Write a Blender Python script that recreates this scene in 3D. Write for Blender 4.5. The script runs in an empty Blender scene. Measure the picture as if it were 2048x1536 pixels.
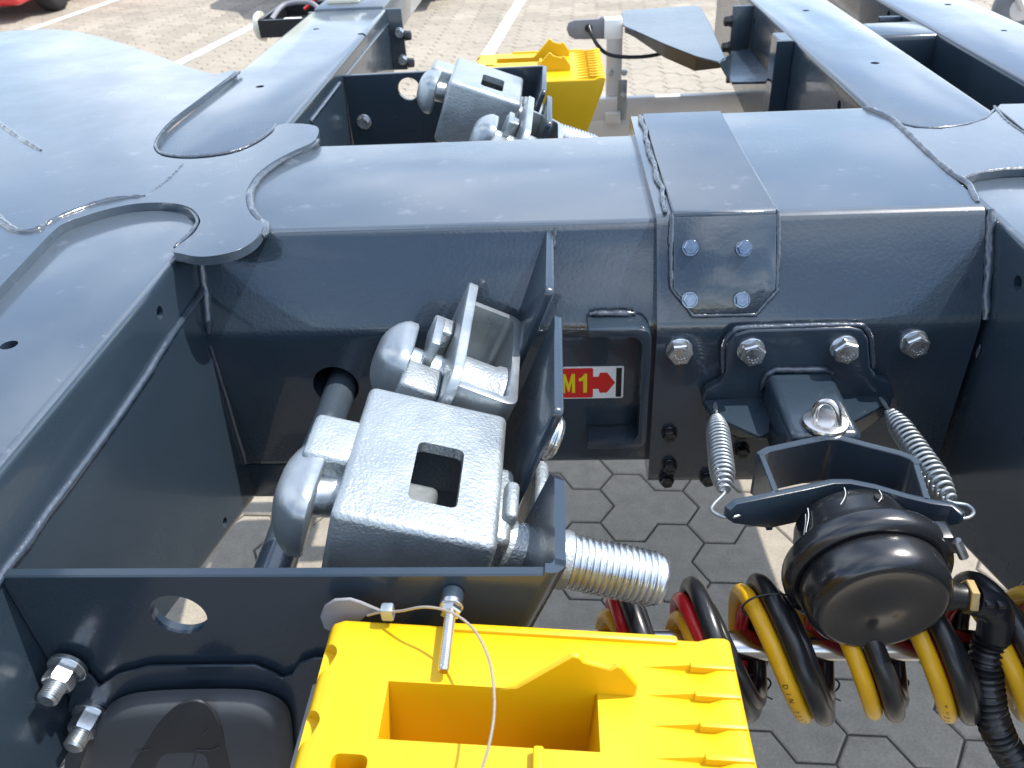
import bpy, bmesh, math, random
from mathutils import Vector, Matrix, geometry
random.seed(7)
R = math.radians
SC = bpy.context.scene
COL = SC.collection

# ------------------------------------------------------------------ camera
FPX, PITCH, YAW, ROLL, HC = 1646.87, 0.60383, 0.0724, -0.058036, 1.70
_f = Vector((-math.sin(YAW)*math.cos(PITCH), math.cos(YAW)*math.cos(PITCH), -math.sin(PITCH)))
_r = Vector((math.cos(YAW), math.sin(YAW), 0)); _u = _r.cross(_f)
CA = _r*math.cos(ROLL)+_u*math.sin(ROLL); CU = -_r*math.sin(ROLL)+_u*math.cos(ROLL); CD = _f
CC = Vector((0, 0, HC))
cam = bpy.data.objects.new('camera', bpy.data.cameras.new('camera')); COL.objects.link(cam)
cam.matrix_world = Matrix(((CA.x, CU.x, -CD.x, 0), (CA.y, CU.y, -CD.y, 0), (CA.z, CU.z, -CD.z, HC), (0, 0, 0, 1)))
cam.data.sensor_width = 36; cam.data.lens = FPX/2048*36
cam.data.clip_start = .02; cam.data.clip_end = 400
cam.data.dof.use_dof = True; cam.data.dof.focus_distance = 0.95; cam.data.dof.aperture_fstop = 11
SC.camera = cam

# ------------------------------------------------------------------ sky, sun, exposure
SUN = Vector((0.62, 0.17, 1.0)).normalized()
elev = math.asin(SUN.z); azim = math.atan2(SUN.x, SUN.y)
w = bpy.data.worlds.new('World'); SC.world = w; w.use_nodes = True
nt = w.node_tree; nt.nodes.clear()
N = nt.nodes.new; L = nt.links.new
sky = N('ShaderNodeTexSky'); sky.sky_type = 'NISHITA'; sky.sun_disc = False
sky.sun_elevation = elev; sky.sun_rotation = azim; sky.air_density = 1.0; sky.dust_density = .35; sky.ozone_density = 1.4
tc = N('ShaderNodeTexCoord')
sep = N('ShaderNodeSeparateXYZ'); L(tc.outputs['Generated'], sep.inputs[0])
mz = N('ShaderNodeMath'); mz.operation = 'MAXIMUM'; mz.inputs[1].default_value = 0.0; L(sep.outputs['Z'], mz.inputs[0])
az = N('ShaderNodeMath'); az.operation = 'ADD'; az.inputs[1].default_value = 0.22; L(mz.outputs[0], az.inputs[0])
dx = N('ShaderNodeMath'); dx.operation = 'DIVIDE'; L(sep.outputs['X'], dx.inputs[0]); L(az.outputs[0], dx.inputs[1])
dy = N('ShaderNodeMath'); dy.operation = 'DIVIDE'; L(sep.outputs['Y'], dy.inputs[0]); L(az.outputs[0], dy.inputs[1])
cmb = N('ShaderNodeCombineXYZ'); L(dx.outputs[0], cmb.inputs[0]); L(dy.outputs[0], cmb.inputs[1])
ns = N('ShaderNodeTexNoise'); ns.inputs['Scale'].default_value = 1.25; ns.inputs['Detail'].default_value = 7; ns.inputs['Roughness'].default_value = .55
ns.inputs['Distortion'].default_value = .3
L(cmb.outputs[0], ns.inputs['Vector'])
cr = N('ShaderNodeValToRGB'); cr.color_ramp.elements[0].position = .43; cr.color_ramp.elements[1].position = .70
cr.color_ramp.elements[1].color = (.85, .85, .85, 1)
L(ns.outputs['Fac'], cr.inputs[0])
mix = N('ShaderNodeMix'); mix.data_type = 'RGBA'
L(cr.outputs[0], mix.inputs['Factor']); L(sky.outputs[0], mix.inputs['A']); mix.inputs['B'].default_value = (11.2, 11.8, 12.6, 1)
bg = N('ShaderNodeBackground'); bg.inputs['Strength'].default_value = 0.15
L(mix.outputs['Result'], bg.inputs['Color'])
wo = N('ShaderNodeOutputWorld'); L(bg.outputs[0], wo.inputs['Surface'])
sun = bpy.data.objects.new('sun', bpy.data.lights.new('sun', 'SUN')); COL.objects.link(sun)
sun.data.energy = 3.45; sun.data.angle = R(.53); sun.data.color = (1, .955, .88)
sun.rotation_euler = (-SUN).to_track_quat('-Z', 'Y').to_euler(); sun.location = (4, 2, 8)
SC.render.engine = 'CYCLES'
SC.view_settings.view_transform = 'Standard'; SC.view_settings.look = 'None'
SC.view_settings.exposure = 0.98; SC.view_settings.gamma = 1
SC.cycles.max_bounces = 8

# ------------------------------------------------------------------ measuring helpers (photo pixel -> point on a world plane)
def ray(x, y): return CA*((x-1024)/FPX)-CU*((y-768)/FPX)+CD
def WZ(x, y, z): d = ray(x, y); return CC+d*((z-CC.z)/d.z)
def WY(x, y, Y): d = ray(x, y); return CC+d*(Y/d.y)
def WX(x, y, X): d = ray(x, y); return CC+d*(X/d.x)
def WP(x, y, p, n): d = ray(x, y); return CC+d*((p-CC).dot(n)/d.dot(n))
def proj(p):
    q = p-CC; k = q.dot(CD)
    return 1024+FPX*q.dot(CA)/k, 768-FPX*q.dot(CU)/k, k

# ------------------------------------------------------------------ materials
def mat(name, base, rough=.4, metal=0., spec=.5, coat=0., coat_r=.06, coat_ior=1.5, bump=None, var=0., var_scale=6., rough_var=0., dirt=None):
    """bump = list of (scale, strength, distance, detail); object coordinates drive every texture"""
    m = bpy.data.materials.new(name); m.use_nodes = True
    t = m.node_tree; b = t.nodes['Principled BSDF']
    b.inputs['Roughness'].default_value = rough; b.inputs['Metallic'].default_value = metal
    b.inputs['Specular IOR Level'].default_value = spec
    b.inputs['Coat Weight'].default_value = coat; b.inputs['Coat IOR'].default_value = coat_ior; b.inputs['Coat Roughness'].default_value = coat_r
    b.inputs['Base Color'].default_value = (*base, 1)
    tcn = t.nodes.new('ShaderNodeTexCoord'); co = tcn.outputs['Object']
    if var or rough_var:
        n = t.nodes.new('ShaderNodeTexNoise'); n.inputs['Scale'].default_value = var_scale; n.inputs['Detail'].default_value = 6
        n.inputs['Roughness'].default_value = .6
        t.links.new(co, n.inputs['Vector'])
        if var:
            mr = t.nodes.new('ShaderNodeMapRange'); mr.inputs['From Min'].default_value = .3; mr.inputs['From Max'].default_value = .7
            mr.inputs['To Min'].default_value = 1-var; mr.inputs['To Max'].default_value = 1+var
            t.links.new(n.outputs['Fac'], mr.inputs['Value'])
            h = t.nodes.new('ShaderNodeHueSaturation'); h.inputs['Color'].default_value = (*base, 1)
            t.links.new(mr.outputs[0], h.inputs['Value']); t.links.new(h.outputs[0], b.inputs['Base Color'])
        if rough_var:
            m2 = t.nodes.new('ShaderNodeMapRange'); m2.inputs['From Min'].default_value = .3; m2.inputs['From Max'].default_value = .7
            m2.inputs['To Min'].default_value = max(.02, rough-rough_var); m2.inputs['To Max'].default_value = rough+rough_var
            t.links.new(n.outputs['Fac'], m2.inputs['Value']); t.links.new(m2.outputs[0], b.inputs['Roughness'])
    if dirt:   # specks and dust with a shape of their own: (scale, threshold, colour)
        src = b.inputs['Base Color'].links[0].from_socket if b.inputs['Base Color'].links else None
        n = t.nodes.new('ShaderNodeTexNoise'); n.inputs['Scale'].default_value = dirt[0]; n.inputs['Detail'].default_value = 8; n.inputs['Roughness'].default_value = .7
        t.links.new(co, n.inputs['Vector'])
        mr = t.nodes.new('ShaderNodeMapRange'); mr.inputs['From Min'].default_value = dirt[1]; mr.inputs['From Max'].default_value = dirt[1]+.1
        t.links.new(n.outputs['Fac'], mr.inputs['Value'])
        mx = t.nodes.new('ShaderNodeMix'); mx.data_type = 'RGBA'; t.links.new(mr.outputs[0], mx.inputs['Factor'])
        if src: t.links.new(src, mx.inputs['A'])
        else: mx.inputs['A'].default_value = (*base, 1)
        mx.inputs['B'].default_value = (*dirt[2], 1)
        t.links.new(mx.outputs['Result'], b.inputs['Base Color'])
    prev = None
    for (s, st, dist, det) in (bump or []):
        n = t.nodes.new('ShaderNodeTexNoise'); n.inputs['Scale'].default_value = s; n.inputs['Detail'].default_value = det
        t.links.new(co, n.inputs['Vector'])
        bp = t.nodes.new('ShaderNodeBump'); bp.inputs['Strength'].default_value = st; bp.inputs['Distance'].default_value = dist
        t.links.new(n.outputs['Fac'], bp.inputs['Height'])
        if prev: t.links.new(prev.outputs[0], bp.inputs['Normal'])
        prev = bp
    if prev: t.links.new(prev.outputs[0], b.inputs['Normal'])
    return m

PB = (.021, .034, .049)
M = {}
M['paint'] = mat('anthracite_paint', PB, .26, 0, .5, .30, .06, 1.5, bump=[(220, .05, .002, 2), (14, .05, .01, 2)], var=.10, var_scale=4, rough_var=.06, dirt=(60, .74, (.16, .17, .18)))
M['paint_peel'] = mat('anthracite_paint_orange_peel', PB, .22, 0, .5, .55, .05, 1.65, bump=[(190, .20, .0022, 1), (30, .06, .006, 2)], var=.08, var_scale=5, dirt=(70, .76, (.16, .17, .18)))
M['paint_top'] = mat('anthracite_paint_skylit_dusty', (.044, .061, .080), .34, 0, .55, .62, .09, 1.75, bump=[(9, .05, .01, 2), (240, .05, .001, 2)], var=.14, var_scale=5, rough_var=.12, dirt=(26, .60, (.105, .122, .15)))  # lightened, glossier paint copy: sky brightness worked into the colour, with dust patches
M['weld'] = mat('painted_weld', (.030, .043, .062), .32, 0, .55, .6, .1, 1.7, bump=[(160, .35, .004, 3)], var=.2, var_scale=40)
M['edge'] = mat('flame_cut_edge', (.075, .09, .11), .35, 0, .6, .5, .1, bump=[(300, .15, .002, 2)], var=.15, var_scale=60)
M['galv'] = mat('galvanised_casting', (.35, .385, .40), .43, .70, .5, bump=[(300, .40, .0024, 1), (110, .12, .004, 2)], var=.10, var_scale=18, rough_var=.1, dirt=(40, .70, (.28, .30, .31)))
M['galv_s'] = mat('galvanised_smooth', (.35, .385, .405), .37, .76, .5, bump=[(120, .10, .003, 2)], var=.14, var_scale=16, rough_var=.12)
M['zinc'] = mat('zinc_plated_steel', (.60, .63, .65), .28, .95, .5, bump=[(400, .06, .001, 2)], var=.12, var_scale=60, rough_var=.08)
M['steel'] = mat('stainless_steel', (.62, .60, .57), .22, 1, .5, bump=[(60, .03, .002, 2)], var=.08, var_scale=30, rough_var=.06)
M['chrome'] = mat('polished_rail_steel', (.55, .54, .53), .16, 1, .5, var=.1, var_scale=12, rough_var=.08)
M['brass'] = mat('brass_fitting', (.62, .44, .20), .32, .9, .5, var=.1, var_scale=80)
M['yellow'] = mat('yellow_plastic', (.66, .395, .002), .42, 0, .45, bump=[(180, .03, .001, 2)], var=.04, var_scale=9, rough_var=.05, dirt=(120, .80, (.4, .28, .06)))
M['black'] = mat('black_plastic', (.012, .013, .015), .34, 0, .5, bump=[(300, .05, .001, 2)], var=.2, var_scale=20, rough_var=.06, dirt=(130, .77, (.09, .09, .09)))
M['black_gloss'] = mat('black_chamber_paint', (.011, .012, .014), .27, 0, .55, .3, .1, bump=[(24, .04, .004, 2)], var=.2, var_scale=14, rough_var=.07, dirt=(110, .75, (.12, .12, .12)))
M['matt'] = mat('matt_grey_black_plastic', (.058, .064, .072), .58, 0, .5, bump=[(700, .25, .0008, 2)], var=.10, var_scale=10, dirt=(90, .76, (.10, .10, .10)))
M['bolt_dark'] = mat('bright_dark_steel', (.26, .30, .34), .14, .95, .5, var=.2, var_scale=90)
M['cover_relief'] = mat('cover_relief_plastic', (.024, .027, .031), .45, bump=[(600, .2, .0008, 2)], var=.1, var_scale=12)
M['print'] = mat('hose_print', (.02, .018, .012), .6)
M['chalk'] = mat('chalk', (.55, .57, .56), .9)
M['hole'] = mat('dark_inside', (.006, .007, .008), .8)
M['h_black'] = mat('black_hose', (.012, .013, .015), .30, 0, .5, bump=[(50, .06, .003, 2)], var=.25, var_scale=25, dirt=(80, .74, (.07, .07, .07)))
M['h_yellow'] = mat('yellow_hose', (.66, .36, .008), .32, 0, .5, bump=[(50, .05, .003, 2)], var=.08, var_scale=25)
M['h_red'] = mat('red_hose', (.50, .012, .016), .25, 0, .5, bump=[(50, .05, .003, 2)], var=.1, var_scale=25)
M['white'] = mat('white_film', (.78, .78, .76), .45)
M['red'] = mat('red_print', (.62, .015, .012), .4)
M['yprint'] = mat('yellow_print', (.75, .62, .01), .4)
M['bprint'] = mat('black_print', (.01, .01, .011), .4)
M['alu'] = mat('anodised_aluminium', (.72, .71, .70), .42, .35, .5, bump=[(80, .04, .002, 2)], var=.05, var_scale=10)
M['lampgrey'] = mat('grey_lamp_housing', (.20, .20, .215), .5, 0, .5, var=.08, var_scale=20)
M['carred'] = mat('red_car_paint', (.55, .012, .018), .25, 0, .5, .9, .03)
M['rubber'] = mat('tyre_rubber', (.016, .016, .017), .75, bump=[(90, .2, .004, 2)])
M['carblack'] = mat('dark_car_paint', (.010, .011, .014), .25, 0, .5, .9, .03)
M['rope'] = mat('steel_rope', (.42, .36, .28), .4, .7, .5, bump=[(900, .4, .001, 1)])
M['clear'] = mat('lamp_lens', (.65, .62, .5), .15, 0, .5, .6)

# ------------------------------------------------------------------ mesh helpers
def link(o, parent=None, label=None, cat=None, group=None, kind=None):
    COL.objects.link(o)
    if parent is not None: o.parent = parent
    if label: o['label'] = label
    if cat: o['category'] = cat
    if group: o['group'] = group
    if kind: o['kind'] = kind
    return o
def empty(name, loc, label, cat, group=None):
    o = bpy.data.objects.new(name, None); o.location = loc; o.empty_display_size = .02
    link(o, None, label, cat, group)
    bpy.context.view_layer.update()
    return o
def shade(me, ang=35):
    bm = bmesh.new(); bm.from_mesh(me)
    bmesh.ops.recalc_face_normals(bm, faces=bm.faces)
    for f in bm.faces: f.smooth = True
    for e in bm.edges:
        if len(e.link_faces) == 2 and e.calc_face_angle(0) > R(ang): e.smooth = False
    bm.to_mesh(me); bm.free()
def make(name, verts, faces, m, parent=None, bevel=0, seg=2, cuts=None, smooth=35, top=None, **tags):
    """verts are world points; the mesh is stored relative to the parent thing's empty"""
    me = bpy.data.meshes.new(name); me.from_pydata([tuple(v) for v in verts], [], faces)
    bm = bmesh.new(); bm.from_mesh(me); bmesh.ops.recalc_face_normals(bm, faces=bm.faces); bm.to_mesh(me); bm.free()
    o = bpy.data.objects.new(name, me)
    link(o, None)
    if bevel:
        b = o.modifiers.new('b', 'BEVEL'); b.width = bevel; b.segments = seg; b.limit_method = 'ANGLE'; b.angle_limit = R(32); b.use_clamp_overlap = True
    tmp = []
    for (cv, cf) in (cuts or []):
        cm = bpy.data.meshes.new('cut'); cm.from_pydata([tuple(v) for v in cv], [], cf)
        bm = bmesh.new(); bm.from_mesh(cm); bmesh.ops.recalc_face_normals(bm, faces=bm.faces); bm.to_mesh(cm); bm.free()
        co = bpy.data.objects.new('cut', cm); COL.objects.link(co); tmp.append(co)
        md = o.modifiers.new('c', 'BOOLEAN'); md.operation = 'DIFFERENCE'; md.object = co; md.solver = 'EXACT'
    if bevel or cuts:
        dg = bpy.context.evaluated_depsgraph_get(); dg.update()
        nm = bpy.data.meshes.new_from_object(o.evaluated_get(dg)); o.modifiers.clear(); o.data = nm
        bpy.data.meshes.remove(me); me = nm; me.name = name
        for co in tmp:
            cm = co.data; bpy.data.objects.remove(co); bpy.data.meshes.remove(cm)
    me.materials.clear(); me.materials.append(m)
    if smooth: shade(me, smooth)
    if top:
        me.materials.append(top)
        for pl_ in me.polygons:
            if pl_.normal.z > .82: pl_.material_index = 1  # upward faces take the paint with sky brightness in its colour
    off = Vector((0, 0, 0))
    p = parent
    while p is not None:
        off += p.location; p = p.parent
    if off.length: me.transform(Matrix.Translation(-off))
    o.parent = parent
    for k, v in tags.items():
        if v: o[{'cat': 'category'}.get(k, k)] = v
    return o
def prism(poly, ax, lo, hi):
    """poly of 2-tuples in the plane normal to axis ax, extruded lo..hi"""
    n = len(poly); vs = []
    for h in (lo, hi):
        for a, b in poly:
            vs.append(Vector((h, a, b)) if ax == 0 else Vector((a, h, b)) if ax == 1 else Vector((a, b, h)))
    fs = [tuple(range(n)), tuple(range(n, 2*n))]+[(i, (i+1) % n, n+(i+1) % n, n+i) for i in range(n)]
    return vs, fs
def prismF(pts, d):
    """planar world points extruded by vector d"""
    n = len(pts); vs = [Vector(p) for p in pts]+[Vector(p)+d for p in pts]
    return vs, [tuple(range(n)), tuple(range(n, 2*n))]+[(i, (i+1) % n, n+(i+1) % n, n+i) for i in range(n)]
def box(a, b):
    return prism([(a[0], a[1]), (b[0], a[1]), (b[0], b[1]), (a[0], b[1])], 2, a[2], b[2])
def boxF(o, e1, e2, e3, a, b):
    vs, fs = box(a, b)
    return [o+e1*v.x+e2*v.y+e3*v.z for v in vs], fs
def frame(d):
    d = d.normalized(); a = Vector((0, 0, 1)) if abs(d.z) < .9 else Vector((1, 0, 0))
    e1 = d.cross(a).normalized(); return e1, d.cross(e1)
def cyl(p0, p1, r, n=20, r1=None):
    r1 = r if r1 is None else r1
    e1, e2 = frame(p1-p0)
    vs = []
    for p, q in ((p0, r), (p1, r1)):
        vs += [p+(e1*math.cos(2*math.pi*i/n)+e2*math.sin(2*math.pi*i/n))*q for i in range(n)]
    return vs, [tuple(range(n)), tuple(range(n, 2*n))]+[(i, (i+1) % n, n+(i+1) % n, n+i) for i in range(n)]
def lathe(o, d, prof, n=32, e1=None, sx=1., sy=1.):
    """prof = [(h, r)], spun about d from o; radius 0 closes the end"""
    d = d.normalized()
    if e1 is None: e1, e2 = frame(d)
    else: e2 = d.cross(e1)
    vs, fs, rows = [], [], []
    for h, r in prof:
        if r <= 1e-6: vs.append(o+d*h); rows.append([len(vs)-1])
        else:
            k = len(vs)
            vs += [o+d*h+(e1*math.cos(2*math.pi*i/n)*sx+e2*math.sin(2*math.pi*i/n)*sy)*r for i in range(n)]
            rows.append(list(range(k, k+n)))
    for a, b in zip(rows, rows[1:]):
        if len(a) == 1 and len(b) == 1: continue
        for i in range(n):
            j = (i+1) % n
            if len(a) == 1: fs.append((a[0], b[i], b[j]))
            elif len(b) == 1: fs.append((a[i], a[j], b[0]))
            else: fs.append((a[i], a[j], b[j], b[i]))
    if len(rows[0]) > 1: fs.append(tuple(rows[0]))
    if len(rows[-1]) > 1: fs.append(tuple(rows[-1]))
    return vs, fs
def sweep(pts, rad, n=10, cap=True, squash=None):
    """tube along points; rad a number or list; squash=(normal, factor) flattens"""
    pts = [Vector(p) for p in pts]; m = len(pts)
    rr = rad if isinstance(rad, (list, tuple)) else [rad]*m
    vs, fs = [], []
    e1 = None
    for i, p in enumerate(pts):
        d = (pts[min(i+1, m-1)]-pts[max(i-1, 0)]).normalized()
        if e1 is None: e1, _ = frame(d)
        e1 = (e1-d*e1.dot(d)).normalized(); e2 = d.cross(e1)
        for k in range(n):
            a = 2*math.pi*k/n
            o = (e1*math.cos(a)+e2*math.sin(a))*rr[i]
            if squash: o -= squash[0]*o.dot(squash[0])*(1-squash[1])
            vs.append(p+o)
    for i in range(m-1):
        for k in range(n):
            j = (k+1) % n
            fs.append((i*n+k, i*n+j, (i+1)*n+j, (i+1)*n+k))
    if cap: fs.append(tuple(range(n))); fs.append(tuple(range((m-1)*n, m*n)))
    return vs, fs
def smoothpath(pts, n=8, closed=False):
    pts = [Vector(p) for p in pts]; out = []
    m = len(pts)
    for i in range(m-1):
        p0 = pts[max(i-1, 0)]; p1 = pts[i]; p2 = pts[i+1]; p3 = pts[min(i+2, m-1)]
        for k in range(n):
            t = k/n
            out.append(.5*((2*p1)+(p2-p0)*t+(2*p0-5*p1+4*p2-p3)*t*t+(3*p1-p0-3*p2+p3)*t**3))
    out.append(pts[-1]); return out
def join(*parts):
    vs, fs = [], []
    for v, f in parts:
        k = len(vs); vs += list(v); fs += [tuple(i+k for i in q) for q in f]
    return vs, fs
def fillet(poly, r, n=4, idx=None):
    out = []; m = len(poly)
    for i, p in enumerate(poly):
        p = Vector(p)
        if idx is not None and i not in idx: out.append(tuple(p)); continue
        a = (Vector(poly[i-1])-p); b = (Vector(poly[(i+1) % m])-p)
        rr = min(r, a.length*.45, b.length*.45)
        A_ = p+a.normalized()*rr; B_ = p+b.normalized()*rr
        for k in range(n+1):
            t = k/n; out.append(tuple(A_*(1-t)**2+p*2*t*(1-t)+B_*t*t))
    return out
def resample(pts, step):
    pts = [Vector(p) for p in pts]; out = [pts[0]]; acc = 0
    for a, b in zip(pts, pts[1:]):
        l = (b-a).length; k = max(1, int(l/step))
        out += [a.lerp(b, (i+1)/k) for i in range(k)]
    return out
def weld(pts, r, parent, jit=.25, name='weld_bead', step=None, mt='weld'):
    r *= .82
    q = resample(pts, step or r*.8)
    rr = []; off = []; slow = 0; wob = Vector((0, 0, 0))
    ph = random.random()*9
    for i, p in enumerate(q):
        slow = .6*slow+.4*random.uniform(-1, 1)
        rr.append(r*(1+jit*1.1*slow+jit*.12*math.sin(i*1.9+ph))*(1 if 1 < i < len(q)-2 else .6))
        wob = wob*.7+Vector((random.uniform(-1, 1), random.uniform(-1, 1), random.uniform(-1, 1)))*.3
        off.append(p+wob*r*jit*.9)
    v, f = sweep(off, rr, 8)
    return make(name, v, f, M[mt], parent, smooth=80)
def hexbolt(o, d, af=.030, h=.019, wr=.0185, name='bolt', parent=None, rot=.2, m='zinc', shank=0, thread_r=0, nut=False):
    """washer + chamfered hexagon head (or nut with thread end) standing on point o along d"""
    d = d.normalized(); e1, e2 = frame(d); parts = []
    parts.append(lathe(o, d, [(-.001, wr), (.0028, wr), (.0034, wr*.96), (.0034, .0)], 28))
    k = af/2/math.cos(R(30)); vs = []; fs = []
    for hh, q in ((.0034, 1), (h*.86, 1), (h, .90)):
        vs += [o+d*hh+(e1*math.cos(R(60)*i+rot)+e2*math.sin(R(60)*i+rot))*k*q for i in range(6)]
    fs = [(i, (i+1) % 6, 6+(i+1) % 6, 6+i) for i in range(6)]+[(6+i, 6+(i+1) % 6, 12+(i+1) % 6, 12+i) for i in range(6)]+[tuple(range(12, 18)), tuple(range(6))]
    parts.append((vs, fs))
    if nut:
        pr = [(h*.9, thread_r)]; hh = h
        while hh < h+shank-.004:
            pr += [(hh, thread_r), (hh+.0008, thread_r*.9), (hh+.0016, thread_r)]; hh += .0022
        pr += [(h+shank-.002, thread_r), (h+shank, thread_r*.75), (h+shank, 0)]
        parts.append(lathe(o, d, pr, 20))
    else:
        parts.append(lathe(o, d, [(h-.001, af*.40), (h+.0006, af*.40), (h+.0006, af*.34), (h-.0004, af*.33), (h-.0004, 0)], 20))
        for q in range(5):   # raised head stamps
            a = rot+q*.55
            c = o+d*(h+.0004)+(e1*math.cos(a)+e2*math.sin(a))*af*.25
            parts.append(boxF(c, e1, e2, d, (-.0009, -.0016, -.001), (.0009, .0016, .0007)))
    v, f = join(*parts)
    return make(name, v, f, M[m], parent, smooth=30)

E1, E2, E3 = Vector((1, 0, 0)), Vector((0, 1, 0)), Vector((0, 0, 1))

# ------------------------------------------------------------------ ground: joint bed, trefoil pavers, bay lines
gm = mat('joint_sand', (.085, .078, .068), .95, bump=[(120, .5, .004, 4)], var=.2, var_scale=30)
pm = bpy.data.materials.new('concrete_paver'); pm.use_nodes = True
t = pm.node_tree; b = t.nodes['Principled BSDF']; b.inputs['Roughness'].default_value = .85; b.inputs['Specular IOR Level'].default_value = .3
ge = t.nodes.new('ShaderNodeNewGeometry')
n1 = t.nodes.new('ShaderNodeTexNoise'); n1.inputs['Scale'].default_value = 1.3; n1.inputs['Detail'].default_value = 5; t.links.new(ge.outputs['Position'], n1.inputs['Vector'])
n2 = t.nodes.new('ShaderNodeTexNoise'); n2.inputs['Scale'].default_value = 150; n2.inputs['Detail'].default_value = 6; n2.inputs['Roughness'].default_value = .75; t.links.new(ge.outputs['Position'], n2.inputs['Vector'])
n3 = t.nodes.new('ShaderNodeTexNoise'); n3.inputs['Scale'].default_value = 22; n3.inputs['Detail'].default_value = 5; t.links.new(ge.outputs['Position'], n3.inputs['Vector'])
def mrange(v, a, c, lo=.25, hi=.75):
    m_ = t.nodes.new('ShaderNodeMapRange'); m_.inputs['From Min'].default_value = lo; m_.inputs['From Max'].default_value = hi
    m_.inputs['To Min'].default_value = a; m_.inputs['To Max'].default_value = c; t.links.new(v, m_.inputs['Value']); return m_.outputs[0]
def mul(a, c):
    m_ = t.nodes.new('ShaderNodeMath'); m_.operation = 'MULTIPLY'; t.links.new(a, m_.inputs[0]); t.links.new(c, m_.inputs[1]); return m_.outputs[0]
val = mul(mul(mul(mrange(ge.outputs['Random Per Island'], .88, 1.12, 0, 1), mrange(n1.outputs['Fac'], .85, 1.12)), mrange(n2.outputs['Fac'], .72, 1.25)), mrange(n3.outputs['Fac'], .86, 1.12))
hs = t.nodes.new('ShaderNodeHueSaturation'); hs.inputs['Color'].default_value = (.300, .264, .212, 1); t.links.new(val, hs.inputs['Value'])
t.links.new(hs.outputs[0], b.inputs['Base Color'])
bp = t.nodes.new('ShaderNodeBump'); bp.inputs['Strength'].default_value = .5; bp.inputs['Distance'].default_value = .003
t.links.new(n2.outputs['Fac'], bp.inputs['Height']); t.links.new(bp.outputs[0], b.inputs['Normal'])
M['paver'] = pm

GE = 180
ground = make('ground', [(-GE, -GE, -.006), (GE, -GE, -.006), (GE, GE, -.006), (-GE, GE, -.006)], [(0, 1, 2, 3)], gm, None, smooth=0, kind='structure', label='concrete paved yard of trefoil pavers')
# wide concrete beyond the built pavers
S = .0826; ANG = R(-2.3); P0 = Vector((.234, 1.812, 0))     # centre vertex of one trefoil paver
ca, sa = math.cos(ANG), math.sin(ANG)
SQ = math.sqrt(3)
def hexv(cx, cy): return [(cx+S*math.cos(R(60*i)), cy+S*math.sin(R(60*i))) for i in range(6)]
def trefoil(flip):
    # boundary of three hexagons round the origin; A: two cells on the left, one on the right
    cs = [(-.5*S, SQ/2*S), (-.5*S, -SQ/2*S), (S, 0)]
    edges = {}
    for c in cs:
        h = hexv(*c)
        for i in range(6):
            a, b_ = h[i], h[(i+1) % 6]
            ka, kb = (round(a[0], 5), round(a[1], 5)), (round(b_[0], 5), round(b_[1], 5))
            if (kb, ka) in edges: del edges[(kb, ka)]
            else: edges[(ka, kb)] = 1
    nx = {a: b_ for a, b_ in edges}
    st = next(iter(nx)); loop = [st]; c = nx[st]
    while c != st: loop.append(c); c = nx[c]
    if flip: loop = [(-x, y) for x, y in loop][::-1]
    return loop
def inset(loop, d):
    out = []; m_ = len(loop)
    for i in range(m_):
        p = Vector(loop[i]); a = (p-Vector(loop[i-1])).normalized(); c = (Vector(loop[(i+1) % m_])-p).normalized()
        na = Vector((-a.y, a.x)); nc = Vector((-c.y, c.x)); bis = (na+nc).normalized()
        out.append(p+bis*(d/max(.3, bis.dot(na))))
    return out
LOOPS = [trefoil(False), trefoil(True)]
def paver_mesh(flip):
    base = LOOPS[flip]
    r0 = inset(base, .0028); r1 = inset(base, .0028); r2 = inset(base, .0070)
    n = 12
    vs = [(p.x, p.y, -.02) for p in r0]+[(p.x, p.y, -.0035) for p in r1]+[(p.x, p.y, 0) for p in r2]
    fs = []
    for k in range(2):
        fs += [(k*n+i, k*n+(i+1) % n, (k+1)*n+(i+1) % n, (k+1)*n+i) for i in range(n)]
    fs.append(tuple(range(2*n, 3*n)))
    return vs, fs
PV = [paver_mesh(0), paver_mesh(1)]
PME = []
for k in (0, 1):
    me = bpy.data.meshes.new('paver'); me.from_pydata(PV[k][0], [], PV[k][1]); me.materials.append(pm); PME.append(me)
def seen(p):
    x, y, k = proj(p)
    if k < .2: return 0
    for (a, b_, c, d) in ((400, 990, 560, 1160), (1080, 910, 1640, 1310), (1300, 1290, 2080, 1590), (1690, 1040, 2080, 1310), (300, 1180, 420, 1280), (340, -20, 640, 170), (740, -20, 1260, 190), (1230, -20, 1560, 285), (-20, -20, 470, 130)):
        if a < x < c and b_ < y < d: return 1/(k*k)*(.3+1.4/k)
    return 0
cells = []
for j in range(-7, 52):
    flip = j % 2
    yy = j*1.5*SQ*S
    for i in range(-50, 51):
        xx = i*3*S
        # row B is shifted so that its double column stands under the single column of row A
        if flip: xx = i*3*S+.5*S
        p = Vector((P0.x+xx*ca-yy*sa, P0.y+xx*sa+yy*ca, 0))
        if p.y > 13.5 or p.y < -.6: continue
        if abs(p.x) > 1.6+p.y*.85: continue
        cells.append((seen(p), flip, p))
cells.sort(key=lambda c: -c[0])
one = [c for c in cells if c[0] > 0][:300]
rest = [c for c in cells if c[0] == 0]+[c for c in cells if c[0] > 0][300:]
for (_, fl, p) in one:
    o = bpy.data.objects.new('paver', PME[fl]); o.location = p+Vector((0, 0, random.uniform(-.0012, .0012))); o.rotation_euler = (random.uniform(-.004, .004), random.uniform(-.004, .004), ANG)
    link(o, ground)
vs, fs = [], []
for (_, fl, p) in rest:
    k = len(vs); dz = random.uniform(-.0012, .0012)
    vs += [(p.x+x*ca-y*sa, p.y+x*sa+y*ca, z+dz) for x, y, z in PV[fl][0]]
    fs += [tuple(i+k for i in f) for f in PV[fl][1]]
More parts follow.
